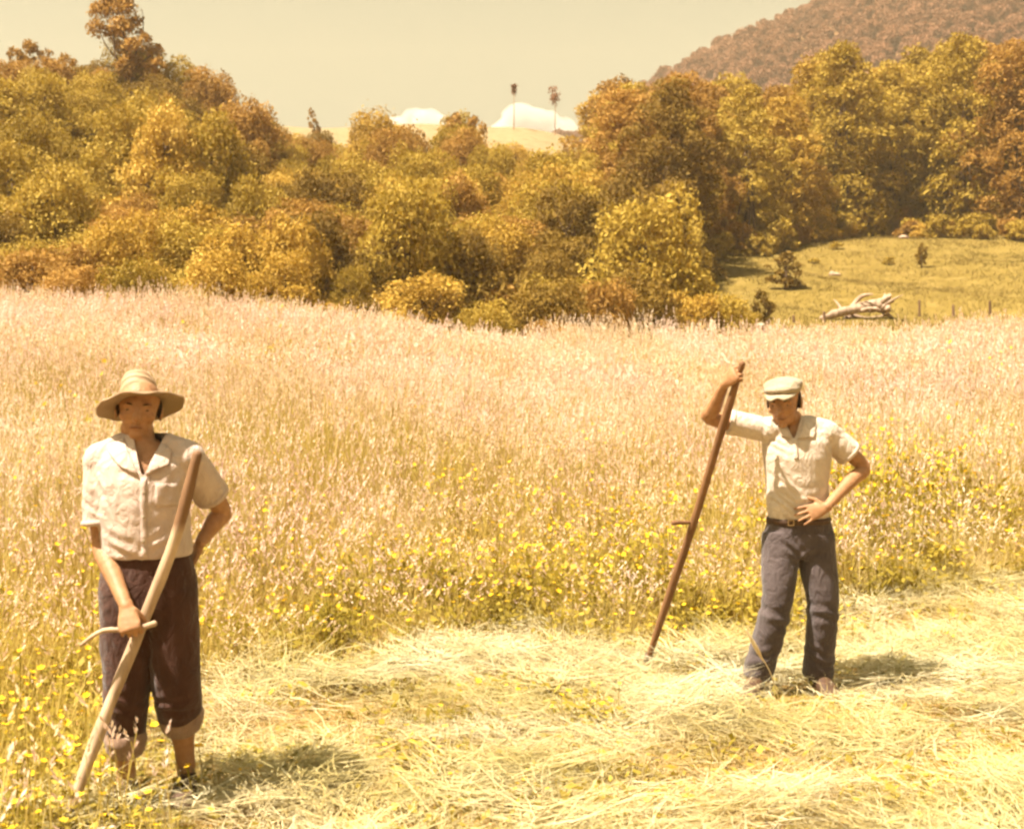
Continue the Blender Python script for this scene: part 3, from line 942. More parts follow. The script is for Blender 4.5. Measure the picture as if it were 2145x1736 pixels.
nz_ = noise(t, 9, 5, .65, 'OBJ', stretch=(1, 1, .25))
bark_shade_ = math_n(t, 'MULTIPLY', math_n(t, 'ADD', math_n(t, 'SUBTRACT', sz_.outputs[2], 1.12), math_n(t, 'MULTIPLY', nz_, .08)), 22, True)  # dark upper shaft: bark, plus the shadow lying there put into the colour
cw_ = mixc(t, bark_shade_, ramp(t, nz_, [(.3, (.26, .165, .10)), (.7, (.54, .39, .26))]), ramp(t, nz_, [(.3, (.12, .06, .03)), (.7, (.22, .12, .06))]))
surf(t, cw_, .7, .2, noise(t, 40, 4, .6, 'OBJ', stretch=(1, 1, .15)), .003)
m_wood2 = wood_mat('brown_wood', (.11, .05, .022), (.22, .11, .05))
m_steel, t = mat_new('scythe_steel'); p_ = surf(t, ramp(t, noise(t, 12, 4, coord='OBJ'), [(.35, (.12, .085, .06)), (.7, (.32, .27, .22))]), .55, .5); p_.inputs['Metallic'].default_value = .85

V3 = Vector
def head_parts(mb, chin, rot, s=1.0):
    """skull, jaw and features; chin = lowest point, rot turns (right, back, up)"""
    def pt(x, y, z):
        return chin + rot @ V3((x, y, z)) * s
    def el(c, r):
        mb.ellipsoid(pt(*c), [rot @ V3((r[0] * s, 0, 0)), rot @ V3((0, r[1] * s, 0)), rot @ V3((0, 0, r[2] * s))], 20, 14)
    el((0, .092, .140), (.074, .095, .084))        # cranium
    el((0, .055, .105), (.063, .072, .075))        # face mass
    el((0, .058, .050), (.052, .060, .050))        # jaw
    el((0, .018, .022), (.024, .022, .022))        # chin
    for sx_ in (-1, 1):
        el((sx_ * .042, .016, .085), (.020, .016, .017))   # cheekbone
        el((sx_ * .044, .066, .042), (.013, .028, .022))   # jaw corner
        el((sx_ * .028, .001, .122), (.025, .012, .008))   # brow
        el((sx_ * .076, .095, .105), (.008, .019, .032))   # ear
        el((sx_ * .011, -.006, .072), (.008, .010, .008))  # nostril
    mb.tube([pt(0, -.002, .122), pt(0, -.012, .098), pt(0, -.022, .078), pt(0, -.006, .068)], [.009 * s, .011 * s, .014 * s, .009 * s], 10, sub=4)
    el((0, .002, .049), (.022, .012, .0065))       # upper lip
    el((0, .004, .038), (.019, .012, .0065))       # lower lip
    return pt

def hand(mb, wrist, d, n, right, curl=(.5, .8, .5), spread=.0, thumb=(.6, .7, .25), s=1.0, bend=None):
    d = V3(d).normalized(); n = V3(n); n = (n - d * n.dot(d)).normalized()
    sd = d.cross(n) if right else -d.cross(n)
    wrist = V3(wrist)
    rings = []
    for q, wd, th in ((-.02, .026, .019), (.012, .029, .018), (.04, .038, .017), (.07, .043, .015), (.092, .041, .012), (.100, .034, .008)):
        rings.append((wrist + d * q * s, sd * wd * s, n * th * s))
    mb.loft(rings, 18)
    tips = []
    for k, (off, L, r0) in enumerate(((.033, .076, .0088), (.0112, .084, .009), (-.0112, .078, .0086), (-.033, .062, .0077))):
        a = 0.0; dirb = (d + sd * spread * (off / .02)).normalized()
        p = wrist + d * (.086 - abs(off) * .12) * s + sd * off * s
        pts, rad = [p - dirb * .012 * s, p], [r0 * s * 1.05, r0 * s * 1.08]
        for j, fr in enumerate((.45, .31, .24)):
            a += curl[j] * (1 + .05 * k)
            p = p + (dirb * math.cos(a) + n * math.sin(a)) * L * fr * s
            pts.append(p); rad.append(r0 * s * (1 - .11 * (j + 1)))
        mb.tube(pts, rad, 10, sub=3)
        tips.append(p)
    b = wrist + d * .022 * s + sd * .026 * s
    td = (sd * thumb[0] + d * thumb[1] + n * thumb[2]).normalized()
    td2 = (td * .8 + d * .35 + n * thumb[2] * .8).normalized()
    mb.tube([b, b + td * .036 * s, b + td * .036 * s + td2 * .030 * s, b + td * .036 * s + td2 * .055 * s], [.0135 * s, .012 * s, .0105 * s, .008 * s], 10, sub=3)
    return wrist + d * .084 * s + n * .026 * s, sd

def foot(mb, ankle, toe, r=.034):
    a = V3(ankle); tt = V3(toe)
    f = (tt - a); f.z = 0; f.normalize()
    heel = a - f * .05; heel.z = .035
    sd = V3((f.y, -f.x, 0))
    rings = []
    L = 0.25
    for q, wd, hh in ((0, .018, .02), (.02, .031, .036), (.07, .034, .05), (.13, .040, .04), (.19, .044, .028), (.235, .036, .018), (.25, .018, .010)):
        c = heel + f * q; c.z = hh * .95
        rings.append((c, sd * wd, V3((0, 0, hh))))
    mb.loft(rings, 16)

def body(J, head_rot, chin, hands, s=1.0, voxel=.0042, hs=1.0):
    mb = MB()
    T = J['torso']      # list of (centre, rx, ry)
    rings = [(c, V3((rx, 0, 0)), V3((0, ry, 0))) for c, rx, ry in T]
    mb.loft(rings, 24)
    nb, ch = V3(J['neck']), V3(chin)
    up = ch + head_rot @ V3((0, .078, .06))
    mb.tube([nb + V3((0, 0, -.06)), nb + V3((0, 0, .01)), up], [.07, .056, .055], 14)
    pt = head_parts(mb, ch, head_rot, hs)
    for sh, e, w_ in (('shR', 'elR', 'wrR'), ('shL', 'elL', 'wrL')):
        a, b, c = V3(J[sh]), V3(J[e]), V3(J[w_])
        mb.tube([a, a.lerp(b, .35), b, b.lerp(c, .3), b.lerp(c, .75), c], [.054, .046, .037, .039, .029, .0235], 14)
    for hp, k_, an, to in (('hipR', 'knR', 'anR', 'toR'), ('hipL', 'knL', 'anL', 'toL')):
        a, b, c = V3(J[hp]), V3(J[k_]), V3(J[an])
        mb.tube([a, a.lerp(b, .4), b, b.lerp(c, .3), b.lerp(c, .75), c - V3((0, 0, .03))], [.085, .075, .054, .055, .038, .034], 14)
        foot(mb, c, J[to])
    grips = [hand(mb, *h[0], **h[1]) for h in hands]
    me = remesh(mb, voxel, 2, 'body', [m_skin])
    co = get_co(me); no = get_no(me)
    for sx_ in (-1, 1):            # eye sockets
        c = np.array(pt(sx_ * .030, .000, .108))
        dd = np.linalg.norm(co - c, axis=1)
        co -= no * (.008 * np.exp(-(dd / .012) ** 2))[:, None]
    set_co(me, co)
    return me, pt, grips

def drape(me, amp, freq, seed, stretch=(1, 1, .35), extra=None):
    co = get_co(me); no = get_no(me)
    d = wave_noise(co * np.array(stretch), freq, seed, 3)
    d = np.sign(d) * np.abs(d) ** 1.2
    rg = wave_noise(co * np.array(stretch) * .8, freq * 1.15, seed + 3, 2)
    d = d * .7 + 1.5 * (.55 - np.minimum(1, np.abs(rg) * 2.2)) * (.5 + .5 * wave_noise(co, 7, seed + 8, 1))
    disp = amp * d
    if extra is not None:
        disp = disp + extra(co)
    set_co(me, co + no * disp[:, None])

def folds(centers):
    """soft creases: (point, direction across the crease, spacing, reach, depth)"""
    def f(co):
        out = np.zeros(len(co))
        for c, d, sp, reach, dep in centers:
            d = np.array(d, float); d /= np.linalg.norm(d)
            r = co - np.array(c)
            q = r @ d + .012 * np.sin(r[:, 0] * 30 + r[:, 2] * 17)
            out += .75 * dep * np.cos(2 * math.pi * q / sp + 2.2 * np.sin(r[:, 0] * 21 + c[2] * 40)) * np.exp(-(np.linalg.norm(r, axis=1) / reach) ** 2) * np.exp(-np.abs(q) / (1.1 * sp))
        return out
    return f

def on_surface(bvh, poly, nx, ny, off, thick, name, mat, parent):
    """a cloth flap: a quad patch given by four (x,z) corners laid on the shirt front"""
    a, b, c, d = [V3((p[0], 0, p[1])) for p in poly]
    top, bot = [], []
    for j in range(ny + 1):
        for i in range(nx + 1):
            p = a.lerp(b, i / nx).lerp(d.lerp(c, i / nx), j / ny)
            hit = bvh.ray_cast(V3((p.x, -1, p.z)), V3((0, 1, 0)))
            y = hit[0].y if hit[0] is not None else .0
            top.append(V3((p.x, y - off - thick, p.z))); bot.append(V3((p.x, y - off + .006, p.z)))
    n = len(top); W = nx + 1
    f = []
    for j in range(ny):
        for i in range(nx):
            q = (j * W + i, j * W + i + 1, (j + 1) * W + i + 1, (j + 1) * W + i)
            f.append(q); f.append(tuple(k + n for k in q[::-1]))
    rim = [i for i in range(W)] + [j * W + nx for j in range(1, ny + 1)] + [ny * W + i for i in range(nx - 1, -1, -1)] + [j * W for j in range(ny - 1, 0, -1)]
    for k in range(len(rim)):
        p, q = rim[k], rim[(k + 1) % len(rim)]
        f.append((q, p, p + n, q + n))
    return link(name, mesh_from(name, top + bot, f, [mat], None, True), parent)

def cut_v(me, apex, half, top):
    """open neck: remove the cloth inside a V on the front"""
    bm = bmesh.new(); bm.from_mesh(me)
    kill = []
    for f_ in bm.faces:
        c = f_.calc_center_median()
        if c.z > apex[1] and c.y < .03 and abs(c.x - apex[0]) < half * (c.z - apex[1]) / (top - apex[1]):
            kill.append(f_)
    bmesh.ops.delete(bm, geom=kill, context='FACES')
    for _ in range(14):            # a sewn, even edge
        new = {}
        for v in bm.verts:
            if v.is_boundary:
                nb_ = [e.other_vert(v).co for e in v.link_edges if e.is_boundary]
                if len(nb_) == 2:
                    new[v] = v.co.lerp((nb_[0] + nb_[1]) / 2, .6)
        for v, c in new.items():
            v.co = c
    bm.to_mesh(me); bm.free(); me.update()

def person(name, loc, rz, label):
    o = bpy.data.objects.new(name, None)
    COL.objects.link(o); o.location = loc; o.rotation_euler = (0, 0, rz)
    o['label'] = label; o['category'] = 'person'
    return o

def shoe(parent, ankle, toe, mat, shaft=True):
    mb = MB()
    a = V3(ankle); tt = V3(toe)
    f = (tt - a); f.z = 0; f.normalize(); sd = V3((f.y, -f.x, 0)); heel = a - f * .06
    rings = []
    for q, wd, hh in ((0, .022, .03), (.02, .037, .052), (.07, .041, .062), (.13, .047, .05), (.20, .052, .038), (.255, .044, .027), (.275, .022, .016)):
        c = heel + f * q; c.z = hh
        rings.append((c, sd * wd, V3((0, 0, hh))))
    mb.loft(rings, 18, power=.85)
    if shaft:
        mb.tube([a + V3((0, 0, -.02)), a + V3((0, 0, .06))], [.047, .05], 14)
    link('shoe', remesh(mb, .006, 2, 'shoe', [mat]), parent)

def eyes(parent, pt):
    for sx_ in (-1, 1):
        mb = MB(); c = pt(sx_ * .030, .005, .107)
        c = pt(sx_ * .030, .0048, .106); mb.ellipsoid(c, [(.0105, 0, 0), (0, .0075, 0), (0, 0, .0042)], 12, 8); mb.build('eye', m_eye, parent)
        mb = MB(); mb.tube([pt(sx_ * .012, -.008, .121), pt(sx_ * .030, -.008, .127), pt(sx_ * .050, .006, .121)], [.0025, .0034, .002], 8); mb.build('eyebrow', m_hair, parent)
    mb = MB(); mb.tube([pt(-.020, -.004, .0435), pt(0, -.0105, .0445), pt(.020, -.004, .0435)], [.003, .0042, .003], 8, flat=.8); mb.build('mouth', m_lip, parent)

# ---------------- left man: straw hat, rolled maroon trousers, hand on the scythe grip
G1 = (-1.452, 5.24, 0.0)
man1 = person('person', G1, 0, 'man in a wide straw hat, white shirt and rolled maroon trousers holding a scythe')
J1 = dict(
    torso=[(V3((.02, 0, .78)), .12, .09), (V3((.02, 0, .86)), .155, .105), (V3((.015, 0, .95)), .15, .10), (V3((.008, 0, 1.06)), .14, .095), (V3((0, .0, 1.18)), .155, .105),
           (V3((0, .005, 1.27)), .17, .10), (V3((0, .01, 1.335)), .165, .085), (V3((-.005, .015, 1.385)), .10, .065), (V3((-.01, .015, 1.41)), .06, .055)],
    neck=(-.012, .015, 1.40), shR=(-.168, .01, 1.325), elR=(-.150, -.02, 1.005), wrR=(.000, -.215, .808),
    shL=(.172, .01, 1.335), elL=(.262, .20, 1.115), wrL=(.195, .12, 1.00),
    hipR=(-.062, 0, .84), knR=(-.058, -.03, .47), anR=(-.065, .01, .085), toR=(-.09, -.16, .03),
    hipL=(.105, 0, .84), knL=(.135, .0, .46), anL=(.142, .12, .085), toL=(.165, -.05, .03))
rot1 = Euler((R(-4), R(4), R(12))).to_matrix()
d1, n1_ = V3((.30, -.52, -.80)), V3((.05, .75, -.60))
me, pt1, gr1 = body(J1, rot1, V3((-.012, -.06, 1.410)),
    [((J1['wrR'], d1, n1_, True), dict(curl=(.95, 1.25, .8), thumb=(.45, .55, .75))),
     ((J1['wrL'], V3((-.5, .35, -.8)), V3((-.8, -.5, .2)), False), dict(curl=(.5, .9, .6)))], hs=1.09)
link('body', me, man1)
eyes(man1, pt1)
# hair under the hat
mb = MB()
for c, r in (((0, .108, .128), (.079, .086, .070)), ((-.068, .085, .118), (.013, .026, .036)), ((.068, .085, .118), (.013, .026, .036)), ((0, .150, .085), (.05, .036, .045))):
    mb.ellipsoid(pt1(*c), [rot1 @ V3((r[0] * 1.06, 0, 0)), rot1 @ V3((0, r[1] * 1.06, 0)), rot1 @ V3((0, 0, r[2] * 1.06))], 18, 12)
link('hair', remesh(mb, .006, 2, 'hair', [m_hair]), man1)
# shirt
mb = MB()
mb.loft([(c, V3((rx, 0, 0)), V3((0, ry, 0))) for c, rx, ry in [
    (V3((.02, .0, .968)), .172, .128), (V3((.018, 0, .99)), .176, .132), (V3((.012, -.005, 1.06)), .172, .134), (V3((.004, -.005, 1.16)), .174, .136), (V3((0, 0, 1.25)), .186, .132),
    (V3((0, .005, 1.315)), .192, .116), (V3((0, .01, 1.352)), .168, .098), (V3((-.005, .015, 1.388)), .118, .084), (V3((-.010, .02, 1.415)), .078, .072), (V3((-.010, .022, 1.432)), .068, .066)]], 32, power=.92)
def sleeve(mb, a, b, q, r0, r1, side=(0, 1, 0)):
    a, b = V3(a), V3(b); e = a.lerp(b, q); d = (b - a).normalized()
    mb.tube([a - d * .03, a.lerp(e, .3), a.lerp(e, .7), e], [r0 * .9, r0, (r0 + r1) / 2, r1], 18, sub=4, side=side, round_ends=False)
    mb.ellipsoid(a + V3((math.copysign(.006, -a.x), 0, 0)), [(.074, 0, 0), (0, .074, 0), (0, 0, .072)], 20, 14)
    nk = V3((a.x * .45, a.y, 1.385))
    mb.tube([a + V3((0, 0, .012)), nk], [.060, .055], 16, sub=4)
    return e, d
e1, dd1 = sleeve(mb, J1['shR'], J1['elR'], .76, .069, .073)
e2, dd2 = sleeve(mb, J1['shL'], J1['elL'], .70, .067, .070)
me = remesh(mb, .0065, 3, 'shirt', [m_shirt])
drape(me, .0045, 17, 11, (1, 1, .45), folds([((-.05, -.12, 1.02), (.5, 0, 1), .055, .10, .006), ((.1, -.12, 1.03), (-.6, 0, 1), .05, .09, .006), ((-.12, -.1, 1.22), (.9, 0, .6), .05, .09, .006), ((.13, -.1, 1.22), (.9, 0, -.6), .05, .09, .006), ((-.17, 0, 1.15), (.3, 0, 1), .05, .1, .005)]))
cut_v(me, (.035, 1.27), .058, 1.43)
shirt1 = link('shirt', me, man1)
bv = BVHTree.FromPolygons([v.co.copy() for v in me.vertices], [tuple(p.vertices) for p in me.polygons])
on_surface(bv, [(-.118, 1.372), (-.062, 1.425), (.022, 1.282), (-.055, 1.318)], 10, 8, .004, .006, 'collar', m_shirt, shirt1)
on_surface(bv, [(.062, 1.420), (.125, 1.372), (.125, 1.322), (.048, 1.282)], 10, 8, .004, .006, 'collar', m_shirt, shirt1)
on_surface(bv, [(.028, 1.275), (.050, 1.275), (.058, .972), (.034, .972)], 2, 24, .001, .003, 'placket', m_shirt, shirt1)
for zc in (1.22, 1.13, 1.04):
    hit = bv.ray_cast(V3((.044, -1, zc)), V3((0, 1, 0)))[0]
    if hit:
        mb = MB(); mb.ellipsoid(hit + V3((0, -.005, 0)), [(.0055, 0, 0), (0, .002, 0), (0, 0, .0055)], 10, 6); mb.build('button', m_cap, shirt1)
on_surface(bv, [(.082, 1.255), (.155, 1.25), (.155, 1.165), (.085, 1.165)], 6, 6, .001, .003, 'pocket', m_shirt, shirt1)
for e, d, r in ((e1, dd1, .0745), (e2, dd2, .0715)):
    mb = MB(); mb.tube([e - d * .022, e - d * .002], [r, r], 20, sub=2, round_ends=False, side=(0, 1, 0)); mb.build('sleeve_hem', m_shirt, shirt1)
# trousers, rolled to below the knee
mb = MB()
mb.loft([(c, V3((rx, 0, 0)), V3((0, ry, 0))) for c, rx, ry in [(V3((.022, 0, .70)), .165, .115), (V3((.022, .005, .78)), .190, .132), (V3((.022, .005, .86)), .190, .135), (V3((.02, 0, .93)), .176, .126), (V3((.018, 0, .995)), .160, .116)]], 28)
def leg(mb, a, b, c, q, rr, out=(0, 0, 0)):
    a, b, c = V3(a), V3(b), V3(c); e = b.lerp(c, q)
    mb.tube([a, a.lerp(b, .45), b, e], rr, 20, sub=5, round_ends=False, side=(0, 1, 0))
    return e, (c - b).normalized()
k1, kd1 = leg(mb, J1['hipR'], J1['knR'], J1['anR'], .52, [.108, .100, .088, .076])
k2, kd2 = leg(mb, J1['hipL'], J1['knL'], J1['anL'], .30, [.110, .102, .094, .088])
me = remesh(mb, .0075, 4, 'trousers', [m_trou1])
drape(me, .0075, 15, 21, (1, 1, .6), folds([((.13, -.08, .40), (0, 0, 1), .05, .10, .008), ((-.06, -.1, .42), (.3, 0, 1), .055, .10, .008), ((.02, -.12, .76), (.9, 0, .5), .06, .10, .006)]))
tr1 = link('trousers', me, man1)
for e, d, r in ((k1, kd1, .076), (k2, kd2, .084)):
    mb = MB(); mb.tube([e - d * .03, e, e + d * .035, e + d * .07], [r * .98, r * 1.06, r * 1.0, r * .80], 20, sub=3, side=(0, 1, 0), round_ends=False)
    mc = remesh(mb, .006, 2, 'cuff', [m_cuff]); drape(mc, .004, 30, 5, (1, 1, 2))
    link('cuff', mc, tr1, label='pale rolled-up trouser cuff')
shoe(man1, J1['anR'], J1['toR'], m_leather, False)
shoe(man1, J1['anL'], J1['toL'], m_leather, False)
# straw hat, tipped back and to his right
mb = MB()
prof = [(.0, .128), (.030, .127), (.050, .120), (.062, .104), (.070, .075), (.077, .040), (.083, .012), (.088, .002), (.105, -.002), (.130, -.005), (.155, -.009), (.172, -.014), (.178, -.019),
        (.176, -.025), (.168, -.022), (.150, -.017), (.125, -.012), (.100, -.009), (.085, -.006), (.078, .010), (.070, .040), (.062, .075), (.050, .104), (.02, .117), (.0, .118)]
n = 56
for r_, z_ in prof:
    for k in range(n):
        a = 2 * math.pi * k / n
        wob = .006 * math.sin(3 * a + 1) * (r_ / .178) ** 3 + .004 * math.sin(7 * a)*(r_ / .178) ** 4
        dent = -.016 * math.exp(-((math.sin(a) * r_) / .02) ** 2) * (z_ > .09) 
        mb.v.append(V3((r_ * 1.0 * math.cos(a), r_ * 1.10 * math.sin(a), z_ + wob + dent)))
for i in range(len(prof) - 1):
    for k in range(n):
        mb.f.append((i * n + k, i * n + (k + 1) % n, (i + 1) * n + (k + 1) % n, (i + 1) * n + k)); mb.m.append(0)
hat = mb.build('straw_hat', m_straw, man1)
hat.location = pt1(.002, .088, .140)
hat.rotation_euler = (R(-17), R(-12), 0)
hat.scale = (.93, .93, .96)
mb = MB()
mb.tube([V3((.0795 * math.cos(a), .0795 * 1.10 * math.sin(a), .022)) for a in np.linspace(0, 2 * math.pi, 33)], [.010] * 33, 8, sub=1, flat=.35, side=(0, 0, 1), round_ends=False)
m_band = cloth_mat('hat_band_cloth', (.40, .25, .12), (.50, .33, .17))
mb.build('hat_band', m_band, hat)

# ---------------- right man: flat cap, polo shirt, one hand on the scythe, one on the hip
G2 = (1.487, 7.07, 0.0)
man2 = person('person', G2, 0, 'man in a cream flat cap leaning on an upright scythe, left hand on hip')
J2 = dict(
    torso=[(V3((.03, 0, .76)), .12, .085), (V3((.035, 0, .84)), .150, .10), (V3((.03, 0, .92)), .135, .09), (V3((.025, 0, 1.02)), .130, .088), (V3((.022, 0, 1.15)), .150, .10),
           (V3((.022, .005, 1.26)), .165, .10), (V3((.022, .01, 1.33)), .158, .085), (V3((.012, .01, 1.38)), .095, .065), (V3((.005, .01, 1.405)), .06, .055)],
    neck=(.0, .0, 1.40), shR=(-.132, -.01, 1.362), elR=(-.432, -.01, 1.425), wrR=(-.318, -.150, 1.628),
    shL=(.182, .01, 1.345), elL=(.382, .05, 1.165), wrL=(.145, -.140, .978),
    hipR=(-.050, 0, .82), knR=(-.100, -.07, .45), anR=(-.185, .0, .085), toR=(-.25, -.16, .03),
    hipL=(.115, 0, .82), knL=(.150, -.03, .45), anL=(.138, .03, .085), toL=(.17, -.17, .03))
rot2 = Euler((R(7), R(-4), R(-24))).to_matrix()
G2v = V3(G2)
pole_bot = P(1350, 1402, 7.45)
pgrip = P(1548, 783, 6.83)
paxis = (pgrip - pole_bot).normalized()
dh = V3((.40, -.62, .50)).normalized()
nh = paxis.cross(dh).normalized()
pole_top = pgrip + paxis * .055
S2 = 1.022
J2['wrR'] = tuple((pgrip - G2v) / S2 - dh * .084 - nh * .030 - paxis * .004)
me, pt2, gr2 = body(J2, rot2, V3((-.072, -.10, 1.374)),
    [((J2['wrR'], dh, nh, True), dict(curl=(.95, 1.25, .8), thumb=(.35, .7, .75))),
     ((J2['wrL'], V3((-.92, -.12, -.30)), V3((.1, .95, -.25)), False), dict(curl=(.12, .22, .2), spread=.12, thumb=(.8, .6, .1)))], hs=1.12)
link('body', me, man2)
eyes(man2, pt2)
mb = MB()
for c, r in (((0, .105, .130), (.078, .088, .068)), ((-.069, .085, .110), (.012, .022, .036)), ((.069, .085, .110), (.012, .022, .036)), ((0, .155, .085), (.052, .034, .042))):
    mb.ellipsoid(pt2(*c), [rot2 @ V3((r[0] * 1.12, 0, 0)), rot2 @ V3((0, r[1] * 1.12, 0)), rot2 @ V3((0, 0, r[2] * 1.12))], 18, 12)
link('hair', remesh(mb, .006, 2, 'hair', [m_hair]), man2)
# shirt
mb = MB()
mb.loft([(c, V3((rx, 0, 0)), V3((0, ry, 0))) for c, rx, ry in [
    (V3((.032, .0, .885)), .148, .104), (V3((.030, -.004, .93)), .158, .116), (V3((.025, -.006, .98)), .160, .120), (V3((.022, -.005, 1.10)), .164, .124), (V3((.022, -.005, 1.22)), .178, .126),
    (V3((.022, .002, 1.30)), .180, .116), (V3((.020, .008, 1.352)), .156, .098), (V3((.012, .010, 1.388)), .108, .084), (V3((.002, .008, 1.415)), .074, .072), (V3((-.004, .006, 1.432)), .067, .066)]], 32, power=.92)
f1, fd1 = sleeve(mb, J2['shR'], J2['elR'], .66, .066, .066, (0, 0, 1))
f2, fd2 = sleeve(mb, J2['shL'], J2['elL'], .62, .068, .072)
me = remesh(mb, .0065, 3, 'shirt', [m_polo])
drape(me, .0035, 17, 31, (1, 1, .6), folds([((-.03, -.12, .97), (.35, 0, 1), .042, .13, .009), ((.09, -.12, .99), (-.35, 0, 1), .042, .10, .008), ((-.05, -.11, 1.1), (.4, 0, 1), .06, .10, .006), ((.14, -.09, 1.27), (.9, 0, .5), .045, .09, .006), ((-.1, -.1, 1.30), (.5, 0, 1), .045, .08, .006), ((.22, 0, 1.3), (1, 0, -.8), .05, .08, .005)]))
cut_v(me, (-.012, 1.315), .046, 1.43)
shirt2 = link('shirt', me, man2)
bv = BVHTree.FromPolygons([v.co.copy() for v in me.vertices], [tuple(p.vertices) for p in me.polygons])
on_surface(bv, [(-.098, 1.385), (-.060, 1.425), (-.026, 1.325), (-.075, 1.335)], 8, 8, .004, .006, 'collar', m_polo, shirt2)
on_surface(bv, [(.052, 1.425), (.110, 1.388), (.092, 1.330), (.004, 1.322)], 8, 8, .004, .006, 'collar', m_polo, shirt2)
on_surface(bv, [(-.022, 1.318), (.0, 1.318), (.004, 1.22), (-.018, 1.22)], 2, 10, .001, .003, 'placket', m_polo, shirt2)
for e, d, r, sd_ in ((f1, fd1, .0675, (0, 0, 1)), (f2, fd2, .0735, (0, 1, 0))):
    mb = MB(); mb.tube([e - d * .022, e - d * .002], [r, r], 20, sub=2, round_ends=False, side=sd_); mb.build('sleeve_hem', m_polo, shirt2)
# trousers
mb = MB()
mb.loft([(c, V3((rx, 0, 0)), V3((0, ry, 0))) for c, rx, ry in [(V3((.035, 0, .70)), .150, .105), (V3((.037, .008, .77)), .182, .125), (V3((.037, .008, .83)), .180, .125), (V3((.034, .002, .88)), .165, .114), (V3((.032, 0, .915)), .156, .110)]], 28)
leg(mb, J2['hipR'], J2['knR'], J2['anR'], 1.0, [.105, .096, .080, .080])
leg(mb, J2['hipL'], J2['knL'], J2['anL'], 1.0, [.105, .096, .082, .080])
me = remesh(mb, .007, 4, 'trousers', [m_trou2])
drape(me, .0065, 16, 41, (1, 1, .7), folds([((-.10, -.09, .40), (.45, 0, 1), .075, .13, .011), ((-.16, -.06, .20), (-.4, 0, 1), .07, .12, .010), ((.15, -.08, .42), (.2, 0, 1), .07, .12, .009), ((.14, -.05, .2), (.3, 0, 1), .065, .12, .009), ((-.02, -.11, .76), (.5, 0, 1), .06, .09, .008), ((.09, -.11, .74), (-.5, 0, 1), .06, .09, .007)]))
tr2 = link('trousers', me, man2)
mb = MB()
ring = [V3((.032 + .164 * math.cos(a), .116 * math.sin(a), .895)) for a in np.linspace(0, 2 * math.pi, 49)]
mb.tube(ring, [.0155] * 49, 8, sub=1, side=(0, 0, 1), flat=.30, round_ends=False)
belt = mb.build('belt', m_leather, man2)
mb = MB()
for c, ax, az in (((-.032, -.119, .908), (.014, 0, 0), (0, 0, .0025)), ((-.032, -.119, .882), (.014, 0, 0), (0, 0, .0025)), ((-.046, -.1185, .895), (.0025, 0, 0), (0, 0, .0155)), ((-.018, -.1195, .895), (.0025, 0, 0), (0, 0, .0155))):
    mb.box(c, ax, (0, .0025, 0), az)
mb.build('buckle', m_brass, belt, smooth=False)
shoe(man2, J2['anR'], J2['toR'], m_leather)
shoe(man2, J2['anL'], J2['toL'], m_leather)
# flat cap
def flat_cap(parent, pt, rot, s, mat):
    mb = MB()
    def el(c, r):
        mb.ellipsoid(pt(*c), [rot @ V3((r[0] * s, 0, 0)), rot @ V3((0, r[1] * s, 0)), rot @ V3((0, 0, r[2] * s))], 24, 14)
    el((0, .090, .172), (.088, .106, .036))
    el((0, .105, .190), (.090, .096, .034))
    el((0, .040, .176), (.070, .060, .024))
    me = remesh(mb, .0065, 4, 'cap', [mat]); drape(me, .003, 28, 6)
    cap = link('flat_cap', me, parent)
    mb = MB(); rings = []
    for q in np.linspace(0, 1, 9):
        yy = .045 - .093 * q; half = .070 * math.sqrt(max(0.02, 1 - (q * .93) ** 2.2))
        rings.append((yy, half, .158 - .020 * q))
    top, bot = [], []
    for yy, half, zz in rings:
        for i in range(13):
            f_ = i / 6 - 1
            arch = .012 * (1 - f_ * f_)
            top.append(pt(half * f_, yy, zz + arch)); bot.append(pt(half * f_, yy + .001, zz + arch - .007))
    N = len(top); f = []
    for j in range(8):
        for i in range(12):
            q = (j * 13 + i, j * 13 + i + 1, (j + 1) * 13 + i + 1, (j + 1) * 13 + i)
            f.append(q); f.append(tuple(k + N for k in q[::-1]))
    rim = list(range(13)) + [j * 13 + 12 for j in range(1, 9)] + [8 * 13 + i for i in range(11, -1, -1)] + [j * 13 for j in range(7, 0, -1)]
    for k in range(len(rim)):
        a, b = rim[k], rim[(k + 1) % len(rim)]
        f.append((b, a, a + N, b + N))
    link('peak', mesh_from('peak', top + bot, f, [mat], None, True), cap)
    return cap
flat_cap(man2, pt2, rot2, 1.12, m_cap)

